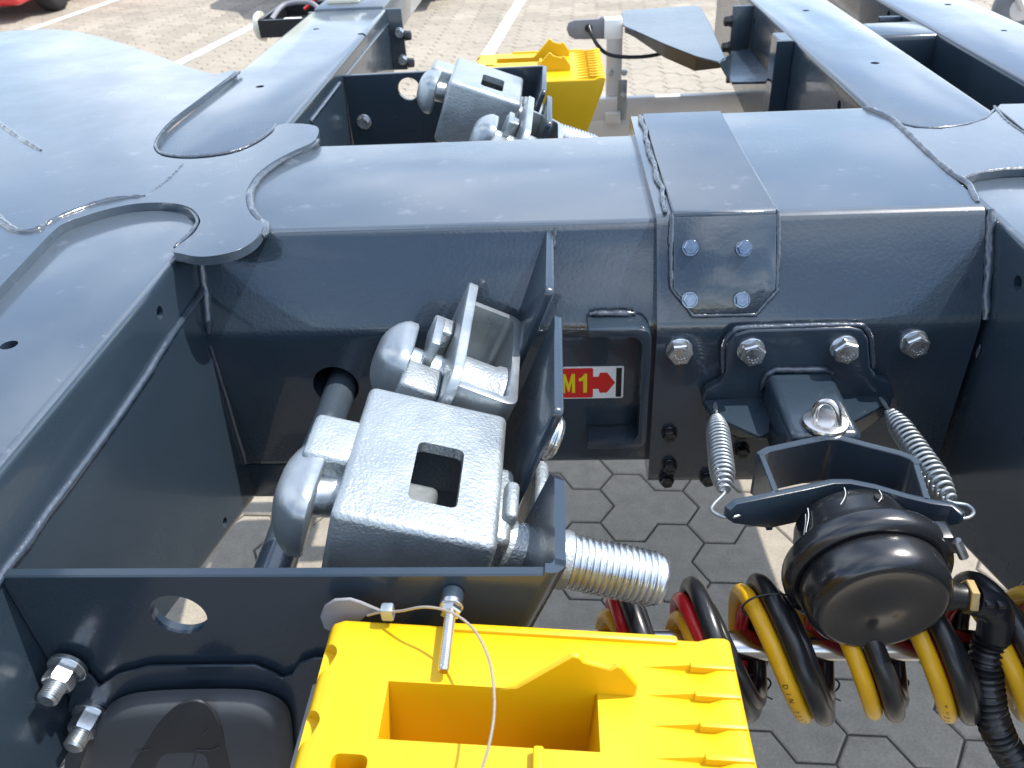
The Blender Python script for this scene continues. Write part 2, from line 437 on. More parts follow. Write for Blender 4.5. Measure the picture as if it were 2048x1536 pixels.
o = make('far_pavers', vs, fs, pm, ground, smooth=0, kind='stuff')
lm = mat('white_line_paint', (.70, .69, .66), .75, bump=[(150, .4, .003, 4)], var=.06, var_scale=40, dirt=(30, .66, (.42, .39, .35)))
for (a, c, lab) in (((1042, 0), (978, 105), 'white bay line behind the yellow far chock'), ((507, 52), (362, 125), 'white bay line running under the black box'), ((232, 0), (64, 58), 'white bay line beside the red car')):
    p, q = WZ(*a, 0), WZ(*c, 0); d = (p-q).normalized(); s = Vector((-d.y, d.x, 0))*.055
    p = p+d*5; q = q-d*1.5
    make('parking_line', [v+Vector((0, 0, .004)) for v in (p+s, p-s, q-s, q+s)], [(0, 1, 2, 3)], lm, None, smooth=0, kind='structure', label=lab)

# ------------------------------------------------------------------ the chassis: one welded thing
ZT = 1.24
CH = empty('trailer_chassis', (0, 1.2, 0), 'dark grey painted steel trailer chassis with box spine and cross members', 'trailer')
TH = R(22); UU = Vector((math.cos(TH), 0, -math.sin(TH))); WW = Vector((math.sin(TH), 0, math.cos(TH)))

# spine beam (sliding inner tube)
sec = fillet([(1.048, ZT), (1.414, ZT), (1.47, 1.105), (1.47, .863), (.99, .863), (.99, 1.105)], .012, 4)
v, f = prism(sec, 0, -.515, .20)
hc = WY(672, 772, .99)
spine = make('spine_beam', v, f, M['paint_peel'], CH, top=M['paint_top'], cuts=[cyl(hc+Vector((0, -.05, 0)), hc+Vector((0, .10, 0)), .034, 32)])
v, f = box((-.515, .996, .792), (-.27, 1.44, .8625)); make('spine_underframe', v, f, M['paint'], CH, bevel=.003)
# outer sleeve
ssec = fillet([(1.036, ZT+.011), (1.487, ZT+.011), (1.53, 1.115), (1.53, .841), (.965, .841), (.965, 1.118)], .014, 5)
v, f = prism(ssec, 0, .131, .556)
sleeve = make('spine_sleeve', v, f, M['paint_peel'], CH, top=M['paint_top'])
# wrap plate over the sleeve: top leg and sloping leg with clipped corners
e_s = Vector((0, .965-1.036, 1.118-(ZT+.011))).normalized(); n_s = Vector((0, e_s.z, -e_s.y)); n_s = -n_s if n_s.z < 0 else n_s
top = Vector((0, 1.036, ZT+.011))
xa, xb = .152, .287
prof = [(1.47, ZT+.0112), (1.47, ZT+.0175), (1.033, ZT+.0175)]
slen = .131
def sl(x, s, h): return Vector((x, 0, 0))+top+e_s*s+n_s*h
v, f = prism([(1.47, ZT+.0112), (1.47, ZT+.0175), (1.041, ZT+.0175), (1.033, ZT+.0150), (1.030, ZT+.009), (1.038, ZT+.0112)], 0, xa, xb)
cap1 = (v, f)
pl = [sl(xa, .002, .0005), sl(xb, .002, .0005), sl(xb, slen-.030, .0005), sl(xb-.026, slen, .0005), sl(xa+.028, slen, .0005), sl(xa, slen-.034, .0005)]
v, f = prismF(pl, n_s*.0062)
wrap = make('wrap_plate', *cap1, M['paint_peel'], CH, top=M['paint_top'], bevel=.0015, seg=1)
wrapf = make('wrap_plate_flap', v, f, M['paint_peel'], wrap, bevel=.002, seg=2)
weld([sl(xa-.001, -.004, .004), sl(xa-.003, .05, .004), sl(xa-.002, slen-.035, .003), sl(xa+.027, slen+.002, .003), sl(xb-.026, slen+.002, .003), sl(xb+.002, slen-.029, .003), sl(xb+.003, .04, .004), sl(xb+.002, -.002, .004)], .0042, wrap)
weld([Vector((xb+.002, 1.036, ZT+.013)), Vector((xb, 1.2, ZT+.013)), Vector((xb-.004, 1.46, ZT+.013))], .0022, wrap, jit=.35)
q = [Vector((.146+random.uniform(-.003, .003), 1.04+i*.43/14, ZT+.014)) for i in range(15)]
weld(q, .0045, wrap, jit=.4)
for (x, y) in ((1380, 496), (1487, 497), (1379, 600), (1483, 600)):
    p = WP(x, y, sl(.2, .05, .0067), n_s)
    hexbolt(p, n_s, .0165, .0075, .0112, parent=wrap, rot=random.random(), m='bolt_dark')

# left cross member: near and far arms, each with its holes
XR, XF = -.505, -.728
near_sec = [(-.35, ZT), (1.2, ZT), (1.2, .785), (1.03, .785), (.977, .796), (.783, .849), (.487, .93), (-.35, 1.0)]
v, f = prism(near_sec, 0, XF-.03, XR)
h1 = WX(320, 625, XR); h2 = WZ(18, 690, ZT); h3 = WX(450, 1045, XR)
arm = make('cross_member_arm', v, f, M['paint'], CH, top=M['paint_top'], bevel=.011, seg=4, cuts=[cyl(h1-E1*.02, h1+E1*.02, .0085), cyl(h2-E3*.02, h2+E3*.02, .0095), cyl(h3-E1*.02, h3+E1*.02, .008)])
far_sec = [(1.22, ZT), (2.665, ZT), (2.665, 1.03), (2.0, .93), (1.46, .785), (1.22, .785)]
v, f = prism(far_sec, 0, XF-.012, XR)
g1 = WZ(520, 173, ZT); g2 = WZ(632, 58, ZT); g3 = WX(731, 69, XR)
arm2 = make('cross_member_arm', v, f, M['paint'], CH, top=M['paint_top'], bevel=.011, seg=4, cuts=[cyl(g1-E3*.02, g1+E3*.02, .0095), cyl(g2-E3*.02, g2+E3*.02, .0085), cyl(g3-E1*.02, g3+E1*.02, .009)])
v, f = box((XF-.02, 2.666, 1.06), (XR+.042, 2.680, ZT-.003))
endp = make('end_plate', v, f, M['paint'], CH, bevel=.002)
for z in (1.17, 1.09): hexbolt(Vector((XR+.030, 2.667, z)), -E2, .024, .015, .015, parent=endp, m='zinc')
for z in (1.16, 1.08): hexbolt(Vector((XR+.046, 2.668, z)), E1, .024, .018, .015, parent=endp, m='black')
v, f = box((XF-.005, 2.681, 1.12), (XR-.012, 3.5, ZT+.004)); outer = make('outrigger_arm', v, f, M['paint_top'], CH, bevel=.006)
# long horizontal welds on the webs
def webline(pts): return [WX(x, y, XR) for x, y in pts]
q = smoothpath(webline([(405, 575), (388, 605), (340, 672), (283, 762), (215, 860), (150, 948), (100, 1015), (45, 1092), (0, 1150), (-60, 1235)]), 10)
weld([p+E1*.001 for p in q], .0062, arm, jit=.16, step=.004)
weld([WX(680, 165, XR)+E1*.001, WX(620, 243, XR)+E1*.001], .005, arm2, jit=.2)
weld([Vector((XR+.001, 2.00, 1.205)), Vector((XR+.001, 2.66, 1.20))], .004, arm2, jit=.2)
# vertical weld in the corner of arm and spine
weld([Vector((XR+.002, 1.040, 1.224)), Vector((XR+.003, 1.022, 1.18)), Vector((XR+.003, 1.003, 1.136)), Vector((XR+.002, .992, 1.112))], .0085, arm, jit=.3)
weld([Vector((XR+.001, .989, 1.092)), Vector((XR+.001, .989, 1.0)), Vector((XR+.001, .989, .87))], .0040, arm, jit=.3)

# big gusset plate on top, with two U cut-outs for the arms
ZP = ZT+.0125
pix = [(-330, 180), (-200, 95), (0, 64), (60, 59), (130, 60), (200, 74), (260, 92), (310, 110), (365, 130), (405, 143), (433, 148), (471, 141), (415, 185), (345, 238), (316, 270), (307, 289), (312, 304), (332, 314), (375, 318), (430, 314), (480, 303), (520, 284), (545, 265), (556, 250), (590, 247), (620, 249), (637, 256), (634, 274), (622, 286), (590, 300), (548, 322), (515, 347), (497, 372), (491, 395), (497, 420), (512, 438), (527, 448), (518, 470), (500, 487), (470, 502), (430, 511), (395, 513), (362, 507), (346, 500), (384, 470), (397, 452), (400, 438), (388, 420), (366, 410), (330, 405), (273, 407), (215, 418), (165, 433), (118, 452), (60, 510), (0, 573), (-120, 705), (-330, 930)]
pts = [WZ(x, y, ZP) for x, y in pix]
pts = pts[:2]+smoothpath(pts[2:-2], 3)+pts[-2:]
tri = geometry.tessellate_polygon([pts])
n = len(pts); dn = Vector((0, 0, -.0125))
vs = [p for p in pts]+[p+dn for p in pts]
fs = [tuple(t_) for t_ in tri]+[tuple(i+n for i in t_) for t_ in tri]+[(i, (i+1) % n, n+(i+1) % n, n+i) for i in range(n)]
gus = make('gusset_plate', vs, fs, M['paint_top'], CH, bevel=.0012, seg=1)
def pz(lst, dz=0): return smoothpath([WZ(x, y, ZP+dz) for x, y in lst], 5)
weld(pz([(480, 143), (415, 188), (347, 240), (318, 271), (310, 289), (315, 302), (334, 311), (376, 315), (431, 310), (480, 299), (518, 281), (543, 263), (552, 250)], -.005), .0045, gus, jit=.25)
weld(pz([(0, 580), (60, 516), (120, 457), (168, 437), (216, 422), (274, 411), (330, 409), (365, 414), (384, 423), (395, 440), (392, 453), (380, 468), (350, 495)], -.006), .0045, gus, jit=.25)
weld(pz([(636, 280), (622, 292), (590, 306), (551, 328), (520, 352), (503, 376), (498, 396), (503, 420), (518, 440), (530, 452), (522, 474)], -.008), .0085, gus, jit=.25)
weld(pz([(-40, 395), (0, 440), (22, 458), (45, 466), (72, 462), (90, 452)], -.001), .0075, gus, jit=.3)
weld(pz([(92, 452), (115, 438), (150, 424), (190, 410), (240, 399), (292, 393)], -.001), .0065, gus, jit=.3)
weld(pz([(-10, 240), (18, 262), (50, 283), (82, 302)], -.001), .006, gus, jit=.3)
weld(pz([(366, 328), (352, 345), (330, 366), (300, 388)], -.0015), .0035, gus, jit=.5)

# right cross members
def member(name, x0, x1, y0, y1, zb0, zb1, z=ZT, cuts=None):
    v, f = prism([(y0, z), (y1, z), (y1, zb1), (y0, zb0)], 0, x0, x1)
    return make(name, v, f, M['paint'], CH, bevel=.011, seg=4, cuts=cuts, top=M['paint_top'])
def hz(x, y, r=.009): p = WZ(x, y, ZT); return cyl(p-E3*.02, p+E3*.02, r)
hA = WX(1678, 212, .555); hA2 = WX(1508, 44, .555)
rA = member('cross_member_arm', .555, .757, 1.211, 3.1, .8, 1.0, cuts=[hz(1750, 126), hz(1612, 21), cyl(hA-E1*.02, hA+E1*.02, .011), cyl(hA2-E1*.02, hA2+E1*.02, .011)])
hB = WX(1777, 30, .885)
rB = member('cross_member_arm', .885, 1.10, 1.502, 3.3, .85, 1.0, cuts=[hz(1896, 9), hz(2008, 61, .007), cyl(hB-E1*.02, hB+E1*.02, .011)])
# near right arm
v, f = prism([(-.2, ZT), (1.21, ZT), (1.21, .735), (1.10, .735), (.889, .801), (.697, .861), (-.2, 1.0)], 0, .566, .80)
hR = WX(2035, 566, .566)
rN = make('cross_member_arm', v, f, M['paint'], CH, top=M['paint_top'], bevel=.011, seg=4, cuts=[cyl(hR-E1*.02, hR+E1*.02, .0095)])
# junction plate over the right node and cross tube between the two right members
npx = [(1782, 242), (1800, 249), (1830, 256), (1880, 258), (1935, 250), (1972, 238), (1992, 222), (2052, 272), (2300, 420), (2300, 345), (2060, 337), (2010, 339), (1960, 346), (1930, 356), (1918, 360), (1900, 346), (1850, 302)]
npt = [WZ(x, y, ZT+.0118) for x, y in npx]
tri = geometry.tessellate_polygon([npt]); n = len(npt)
fs = [tuple(t_) for t_ in tri]+[tuple(i_+n for i_ in t_) for t_ in tri]+[(i_, (i_+1) % n, n+(i_+1) % n, n+i_) for i_ in range(n)]
node = make('node_plate', npt+[p-E3*.0113 for p in npt], fs, M['paint_top'], CH, bevel=.001, seg=1)
v, f = prismF([WZ(x, y, ZT+.0112) for x, y in ((1994, 214), (2056, 266), (2300, 400), (2300, 200), (2000, 208))], -E3*.0107); make('node_plate', v, f, M['paint_top'], CH, bevel=.001, seg=1)
a = WZ(1738, 55, ZT)
v, f = box((.75, a.y-.075, 1.02), (.895, a.y+.075, ZT-.004)); make('cross_tube', v, f, M['paint'], CH, bevel=.012, seg=4)
v, f = box((.802, .99, .86), (1.7, 1.50, ZT-.004)); make('node_box', v, f, M['paint'], CH, bevel=.008)
# welds on the right node
def pt(lst, z=ZT+.011): return smoothpath([WZ(x, y, z) for x, y in lst], 5)
weld(pt([(1728, 216), (1760, 228), (1790, 244), (1850, 300), (1900, 345), (1918, 358), (1938, 372), (1945, 385), (1955, 405)]), .0062, node, jit=.2)
weld(pt([(1790, 244), (1830, 254), (1880, 256), (1935, 248), (1970, 236), (1988, 219)], ZT+.011), .003, node, jit=.2)
weld(pt([(1922, 356), (1960, 345), (2010, 338), (2060, 336)], ZT+.011), .003, node, jit=.2)
weld(pt([(1988, 212), (2010, 240), (2052, 270)], ZT+.011), .003, node, jit=.2)
c0 = WX(1962, 410, .560); 
weld([Vector((.563, 1.036, ZT+.008)), Vector((.563, 1.008, 1.20)), Vector((.562, .982, 1.15)), Vector((.562, .968, 1.122))], .0085, rN, jit=.3)
weld([Vector((.564, .964, 1.085)), Vector((.564, .964, 1.065))], .004, rN, jit=.4)
# stiffener tab between A and lamp bracket, seen on its left web
a = WX(1578, 80, .555)
v, f = box((.515, a.y-.05, .80), (.5545, a.y-.042, ZT-.002)); make('stiffener', v, f, M['paint'], CH, bevel=.001, seg=1)
v, f = box((.523, a.y-.0418, .80), (.5545, a.y+.04, ZT-.002)); make('stiffener', v, f, M['paint'], CH, bevel=.002, seg=1)
e_ = WX(1470, 3, .555)
v, f = box((.50, 2.52, 1.02), (.5545, 2.535, ZT-.01)); st = make('end_plate', v, f, M['paint'], CH, bevel=.002)
for z in (1.19, 1.12): hexbolt(Vector((.499, 2.528, z)), -E1, .026, .02, .016, parent=st, m='black')
v, f = box((.83, 2.3, 1.0), (.8845, 2.315, ZT-.01)); make('end_plate', v, f, M['paint'], CH, bevel=.002)

# ------------------------------------------------------------------ twistlock brackets on the left arm
def bracket(y0, sgn, z, hole_px, xr):
    """plate parallel to the spine, folded at its right end into a leg square to the twistlock shank"""
    th = .0105
    pl = [(XR+.001, z), (xr-.004, z), (xr-.004-math.tan(TH)*.20, z-.20), (XR+.001, z-.20)]
    v, f = prism(pl, 1, y0, y0+sgn*th)
    hp = WY(*hole_px, y0)
    return v, f, hp
yN = .487; zN = 1.164
v, f, hp = bracket(yN, 1, zN, (357, 1230), -.010)
pl = make('bracket_plate', v, f, M['paint'], CH, bevel=.0015, seg=1, cuts=[cyl(Vector((hp.x, yN-.05, hp.z)), Vector((hp.x, yN+.05, hp.z)), .0262, 40)])
def leg(origin, y_lo, y_hi, depth, name, parent, clip=.0, th=.0105, near=.0):
    """plate square to the shank: top edge along y at origin, hanging down -WW"""
    def P(y, t_): return origin+E2*(y-origin.y)-WW*t_
    pts = fillet([(y_lo, 0), (y_hi-clip, 0), (y_hi, clip), (y_hi, depth), (y_lo+near, depth)], .010, 4, idx=[0, 1])
    v, f = prismF([P(a, b_) for a, b_ in pts], UU*th)
    return make(name, v, f, M['paint'], parent, bevel=.0015, seg=2)
# near bracket leg (joined to the plate by its rounded fold)
oc = Vector((-.008, .53, zN))
def P(y, t_): return oc+E2*(y-oc.y)-WW*t_
bend = []
for k in range(7):
    a = R(90)*k/6
    bend.append((math.sin(a), math.cos(a)))
prof = [(-.018, yN), ]
leg_pts = [(yN+.012, 0), (.612, 0), (.632, .012), (.64, .16), (yN+.012, .2)]
v1, f1 = prismF([P(a, b_) for a, b_ in leg_pts], UU*.0105)
# fold: quarter round between plate and leg
vs, fs = [], []
ro, ri = .0195, .009
for t_ in (0, .2):
    c = P(yN+.0195, t_)-UU*.009
    for rr in (ro, ri):
        for k in range(7):
            a = R(90)*k/6
            vs.append(c+UU*rr*math.sin(a)-E2*rr*math.cos(a))
m_ = 7
for k in range(6):
    fs += [(k, k+1, 14+k+1, 14+k), (7+k, 7+k+1, 21+k+1, 21+k), (k, k+1, 7+k+1, 7+k), (14+k, 14+k+1, 21+k+1, 21+k)]
fs += [(0, 7, 21, 14), (6, 13, 27, 20)]
make('bracket_leg', *join((v1, f1), (vs, fs)), M['paint'], CH, bevel=0, smooth=25)
# middle leg and spine tab
leg(Vector((-.007, .8, 1.200)), .675, .868, .20, 'bracket_leg', CH, clip=.0)
leg(Vector((-.016, .9, 1.232)), .876, 1.05, .16, 'spine_tab', CH)
weld([Vector((-.004, 1.043, 1.236)), Vector((-.010, 1.03, 1.20)), Vector((-.03, 1.01, 1.15)), Vector((-.045, .99, 1.11))], .005, CH, jit=.3)
# far bracket, mirrored about the spine
yF = 2.0; zF = 1.212
v, f = prism([(XR+.001, zF), (-.03, zF+.004), (-.06, zF-.22), (XR+.001, zF-.22)], 1, yF, yF+.0105)
hp = WY(818, 178, yF)
plf = make('bracket_plate', v, f, M['paint'], CH, bevel=.0015, seg=1, cuts=[cyl(Vector((hp.x, yF-.05, hp.z)), Vector((hp.x, yF+.05, hp.z)), .0262, 40)])
bp_ = WY(728, 243, yF)
hexbolt(Vector((bp_.x, yF, bp_.z)), -E2, .026, .016, .018, parent=plf, m='zinc')
leg(Vector((-.030, 1.9, 1.218)), 1.79, 2.0, .2, 'bracket_leg', CH)
leg(Vector((-.018, 1.7, 1.222)), 1.56, 1.735, .2, 'bracket_leg', CH)

# push rod tube running from the spine hole towards the near bracket
p = WY(680, 782, .99); e = Vector((p.x-.002, .515, p.z-.004))
v, f = cyl(p+E2*.09, e, .0230, 16); make('push_rod', v, f, M['paint_top'], CH, smooth=40)
# C shaped guide on the spine
ci = [WY(x, y, .948) for x, y in ((1176, 660), (1278, 660), (1303, 690), (1303, 872), (1280, 898), (1176, 898))]
path = [(p.x, p.z) for p in ci]
x0, x1 = path[0][0], path[2][0]; z1, z0 = path[0][1], path[-1][1]
v, f = prism(fillet([(x0, z1), (x1, z1), (x1, z0), (x0, z0), (x0, z0+.012), (x1-.012, z0+.012), (x1-.012, z1-.012), (x0, z1-.012)], .02, 5, idx=[1, 2, 5, 6]), 1, .947, .9895)
guide = make('guide_channel', v, f, M['paint'], CH, bevel=.0018, seg=2)
weld([Vector((x0+.004, .985, z1+.003)), Vector((x1-.02, .985, z1+.003))], .006, guide, jit=.3)
# position sticker
def rectY(a, b_, y): return [(a.x, y, b_.z), (b_.x, y, b_.z), (b_.x, y, a.z), (a.x, y, a.z)]
s0 = WY(1092, 737, .988); s1 = WY(1246, 796, .988)
sx0, sx1, sz1, sz0 = s0.x, s1.x, WY(1246, 733, .988).z, s1.z
v, f = prism(fillet([(sx0, sz0), (sx1, sz0), (sx1, sz1), (sx0, sz1)], .003, 3), 1, .9885, .9905)
stk = make('position_sticker', v, f, M['white'], CH, smooth=0, label='white sticker with yellow M1 on a red arrow')
def sp(x): return WY(x, 765, .988).x
hh = (sz1-sz0); zm = (sz0+sz1)/2
ar = [(sx0+.002, sz0+.002), (sp(1183), sz0+.002), (sp(1186), sz0+.0035), (sp(1186), zm-.0105), (sp(1197), zm-.0105), (sp(1200), zm-.0175), (sp(1214), zm-.0175), (sp(1230), zm), (sp(1214), zm+.0175), (sp(1200), zm+.0175), (sp(1197), zm+.0105), (sp(1186), zm+.0105), (sp(1186), sz1-.0035), (sp(1183), sz1-.002), (sx0+.002, sz1-.002)]
v, f = prism(ar, 1, .9878, .9886); make('arrow', v, f, M['red'], stk, smooth=0)
v, f = prism([(sp(1232), sz0+.0025), (sp(1243), sz0+.0025), (sp(1243), sz1-.0025), (sp(1232), sz1-.0025)], 1, .9878, .9886); make('bar', v, f, M['bprint'], stk, smooth=0)
lh = .033; lz = zm-lh/2
mx = sp(1124); mw = sp(1150)-mx; st_ = mw*.24
Mp = [(0, 0), (st_, 0), (st_, lh*.62), (mw*.5-.001, lh*.05), (mw*.5+.001, lh*.05), (mw-st_, lh*.62), (mw-st_, 0), (mw, 0), (mw, lh), (mw-st_*1.1, lh), (mw*.5, lh*.45), (st_*1.1, lh), (0, lh)]
ox = sp(1156); ow = sp(1177)-ox
Op = [(ow*.50, 0), (ow*.86, 0), (ow*.86, lh), (ow*.58, lh), (ow*.50, lh*.90), (ow*.30, lh*.80), (ow*.08, lh*.76), (ow*.08, lh*.60), (ow*.50, lh*.66)]
for bx_, pol in ((mx, Mp), (ox, Op)):
    v, f = prism([(bx_+a, lz+b_) for a, b_ in pol], 1, .9872, .9879); make('letter', v, f, M['yprint'], stk, smooth=0)

# bolts on the sleeve and the lock mount plate
YS = .965
for (x, y, rt) in ((1360, 706, .1), (1832, 691, .5)):
    p = WY(x, y, YS-.01); hexbolt(Vector((p.x, YS-.0005, p.z)), -E2, .030, .017, .0185, parent=sleeve, rot=rt)
for (x, y) in ((1340, 872), (1482, 870), (1340, 937), (1334, 964), (1416, 962), (1485, 905)):
    p = WY(x, y, YS-.008); hexbolt(Vector((p.x, YS-.0005, p.z)), -E2, .018, .012, .012, parent=sleeve, m='black_gloss')
YM = .953
out = [(1452, 690), (1470, 668), (1500, 660), (1700, 655), (1726, 660), (1738, 680), (1742, 735), (1752, 752), (1780, 765), (1790, 790), (1775, 830), (1720, 870), (1480, 878), (1420, 850), (1404, 800), (1410, 782), (1440, 766), (1452, 745)]
v, f = prismF([WY(x, y, YM-.006) for x, y in out], E2*.0185)
mount = make('lock_mount_plate', v, f, M['paint'], CH, bevel=.004, seg=3)
weld(smoothpath([WY(x, y, YM) for x, y in ((1446, 745), (1448, 690), (1466, 664), (1500, 655), (1700, 650), (1730, 656), (1742, 680), (1746, 735))], 5), .0045, mount, jit=.2)
for (x, y, rt) in ((1505, 708, .3), (1692, 703, .75)):
    p = WY(x, y, YM-.018); hexbolt(Vector((p.x, YM-.0065, p.z)), -E2, .030, .018, .0185, parent=mount, rot=rt)
# horizontal wings holding the spring eyes
zt = WY(1600, 738, .95).z
zw = zt-.045
wl = [WZ(x, y, zw) for x, y in ((1405, 800), (1545, 790), (1540, 865), (1520, 872), (1425, 828))]
v, f = prismF(wl, -E3*.008); wingL = make('spring_wing', v, f, M['paint'], mount, bevel=.0015, seg=1)
wr_ = [WZ(x, y, zw) for x, y in ((1680, 785), (1770, 775), (1778, 800), (1768, 808), (1690, 850))]
v, f = prismF(wr_, -E3*.008); wingR = make('spring_wing', v, f, M['paint'], mount, bevel=.0015, seg=1)
# square guide tube
tl, tr = WY(1532, 740, .945), WY(1667, 736, .945)
v, f = box((tl.x, .805, zt-.085), (tr.x, .9475, zt)); tube = make('guide_tube', v, f, M['paint'], CH, bevel=.012, seg=4)
weld([Vector((tl.x-.003, .945, zt-.03)), Vector((tl.x+.002, .944, zt-.004)), Vector((tl.x+.012, .944, zt+.003)), Vector((tr.x-.012, .944, zt+.003)), Vector((tr.x, .944, zt-.004))], .006, tube, jit=.22)
# yoke frame round the tube end, with spring ears
def plan(lst, z): return [WZ(x, y, z) for x, y in lst]
zy = zt+.003
back = plan([(1518, 908), (1535, 898), (1600, 884), (1650, 874), (1680, 874), (1740, 890), (1800, 905), (1828, 916), (1838, 928)], zy)
front = plan([(1548, 987), (1620, 972), (1665, 962), (1700, 962), (1750, 972), (1810, 990), (1862, 1002)], zy)
lside = [back[0], front[0]]; rside = [back[-1], front[-1]]
def strip(path, th, h, z):
    """vertical wall following a plan path"""
    n = len(path); lo, hi = [], []
    for i, p in enumerate(path):
        d = (path[min(i+1, n-1)]-path[max(i-1, 0)]); d.z = 0; d.normalize(); s = Vector((-d.y, d.x, 0))*th/2
        lo.append(p+s); hi.append(p-s)
    ring = lo+hi[::-1]
    return prismF(ring, Vector((0, 0, -h)))
bodyY = join(strip(back, .0095, .066, zy))
yoke = make('yoke_frame', *bodyY, M['paint'], CH, bevel=.001, seg=1)
ring2 = [back[0]+Vector((.003, 0, 0)), front[0]+Vector((.003, .002, 0))]
make('yoke_side', *strip(ring2, .0075, .060, zy-.0005), M['paint'], yoke, bevel=.001, seg=1)
ring3 = [back[-1]+Vector((-.003, 0, 0)), front[-1]+Vector((-.003, .002, 0))]
make('yoke_side', *strip(ring3, .0075, .060, zy-.0005), M['paint'], yoke, bevel=.001, seg=1)
# front wall with two drooping ears
fw = plan([(1455, 1012), (1470, 1003), (1550, 985)], zy)[:2]+front+plan([(1905, 1008), (1930, 1022)], zy)
n = len(fw); vs, fs = [], []
for i, p in enumerate(fw):
    t_ = i/(n-1)
    drop = .050 if 1 < i < n-2 else (.030 if i in (1, n-2) else .018)
    dz = -.004 if i in (0, n-1) else 0
    d = (fw[min(i+1, n-1)]-fw[max(i-1, 0)]); d.z = 0; d.normalize(); s = Vector((-d.y, d.x, 0))*.0045
    vs += [p+s+E3*dz, p-s+E3*dz, p-s-E3*drop, p+s-E3*drop]
for i in range(n-1):
    a, b_ = i*4, (i+1)*4
    for k in range(4): fs.append((a+k, a+(k+1) % 4, b_+(k+1) % 4, b_+k))
fs += [(0, 1, 2, 3), tuple(range((n-1)*4, n*4))]
make('yoke_ear_plate', vs, fs, M['paint'], yoke, bevel=.0015, seg=2)
weld([front[0]+Vector((0, .002, .0)), front[0]+Vector((0, .002, -.05))], .004, yoke, jit=.2)
weld([front[-1]+Vector((0, .002, .0)), front[-1]+Vector((0, .002, -.05))], .004, yoke, jit=.2)

# ------------------------------------------------------------------ locking pin with ring in the tube
pc = WZ(1650, 848, zt+.001)
pin = empty('locking_pin', pc, 'bare steel pin head with wire loop on the square tube', 'pin')
v, f = lathe(pc, E3, [(-.02, .01), (-.001, .01), (0, .027), (.003, .0278), (.0055, .0268), (.0062, .024), (.0062, 0)], 36); make('pin_head', v, f, M['steel'], pin)
a = WP(1634, 812, pc+Vector((0, 0, .0)), Vector((0, .0, 1))); b_ = WZ(1668, 862, zt+.004)
lp = smoothpath([Vector((pc.x-.012, pc.y+.006, pc.z+.004)), Vector((pc.x-.012, pc.y+.008, pc.z+.020)), Vector((pc.x-.006, pc.y+.006, pc.z+.030)), Vector((pc.x+.003, pc.y+.001, pc.z+.031)), Vector((pc.x+.010, pc.y-.006, pc.z+.022)), Vector((pc.x+.0125, pc.y-.011, pc.z+.003))], 8)
v, f = sweep(lp, .0042, 12); make('wire_loop', v, f, M['steel'], pin, smooth=60)

# ------------------------------------------------------------------ air chamber
ax = Vector((.03, -1, -.06)).normalized()
c0 = WY(1705, 1010, .70); c0 = Vector((.322, .696, 1.018))
ch = empty('air_chamber', c0, 'black round air chamber hanging on the yoke with elbow fitting', 'air cylinder')
v, f = lathe(c0, ax, [(-.004, .040), (.0, .054), (.005, .060), (.018, .064), (.036, .067), (.050, .072), (.062, .080)], 48); make('rod_side_shell', v, f, M['black_gloss'], ch)
v, f = lathe(c0, ax, [(.053, .070), (.055, .0835), (.058, .0868), (.062, .0880), (.072, .0880), (.076, .0868), (.079, .0835), (.081, .0790), (.079, .070)], 56); ringo = make('clamp_ring', v, f, M['black_gloss'], ch)
v, f = lathe(c0, ax, [(.074, .068), (.080, .0735), (.086, .0750), (.100, .0750), (.108, .0738), (.114, .0710), (.118, .0670), (.1195, .0635), (.1198, .0600), (.1188, .0575), (.1188, .020), (.1196, .018), (.1196, 0)], 56); dome = make('dome_shell', v, f, M['black_gloss'], ch)
e1, e2 = frame(ax)
# clamp bolt lug on the upper right of the ring
lc = c0+ax*.067+(E1*.075+E3*.05).normalized()*.0855
v, f = boxF(lc, E1, ax, (E1*-.6+E3*.8).normalized(), (-.010, -.012, -.014), (.012, .012, .016)); make('clamp_lug', v, f, M['black_gloss'], ringo, bevel=.002)
v, f = cyl(lc+Vector((.006, -.01, .006)), lc+Vector((.016, -.016, -.012)), .005, 12); make('clamp_bolt', v, f, M['zinc'], ringo)
# vent hole and chalk strokes
hv = WP(1748, 1006, c0+ax*.02+Vector((0, 0, .069)), Vector((0, -.4, 1)).normalized())
v, f = cyl(c0+ax*.026+(E1*.22+E3*.98).normalized()*.062, c0+ax*.026+(E1*.22+E3*.98).normalized()*.0672, .0048, 16); make('vent_hole', v, f, M['hole'], ch)
for (h0, a0, h1, a1) in ((.008, -.25, .034, -.42), (.012, .32, .036, .14), (.014, -.95, .044, -1.1), (.02, -1.02, .05, -1.22)):
    qs = []
    for k in range(9):
        t_ = k/8; h_ = h0+(h1-h0)*t_; a_ = a0+(a1-a0)*t_+.05*math.sin(t_*3)
        rr_ = .0622+.0075*min(1, h_/.04)
        qs.append(c0+ax*h_+(E1*math.sin(a_)+E3*math.cos(a_))*rr_)
    v, f = sweep(qs, .0005, 5); make('chalk_mark', v, f, M['chalk'], ch)
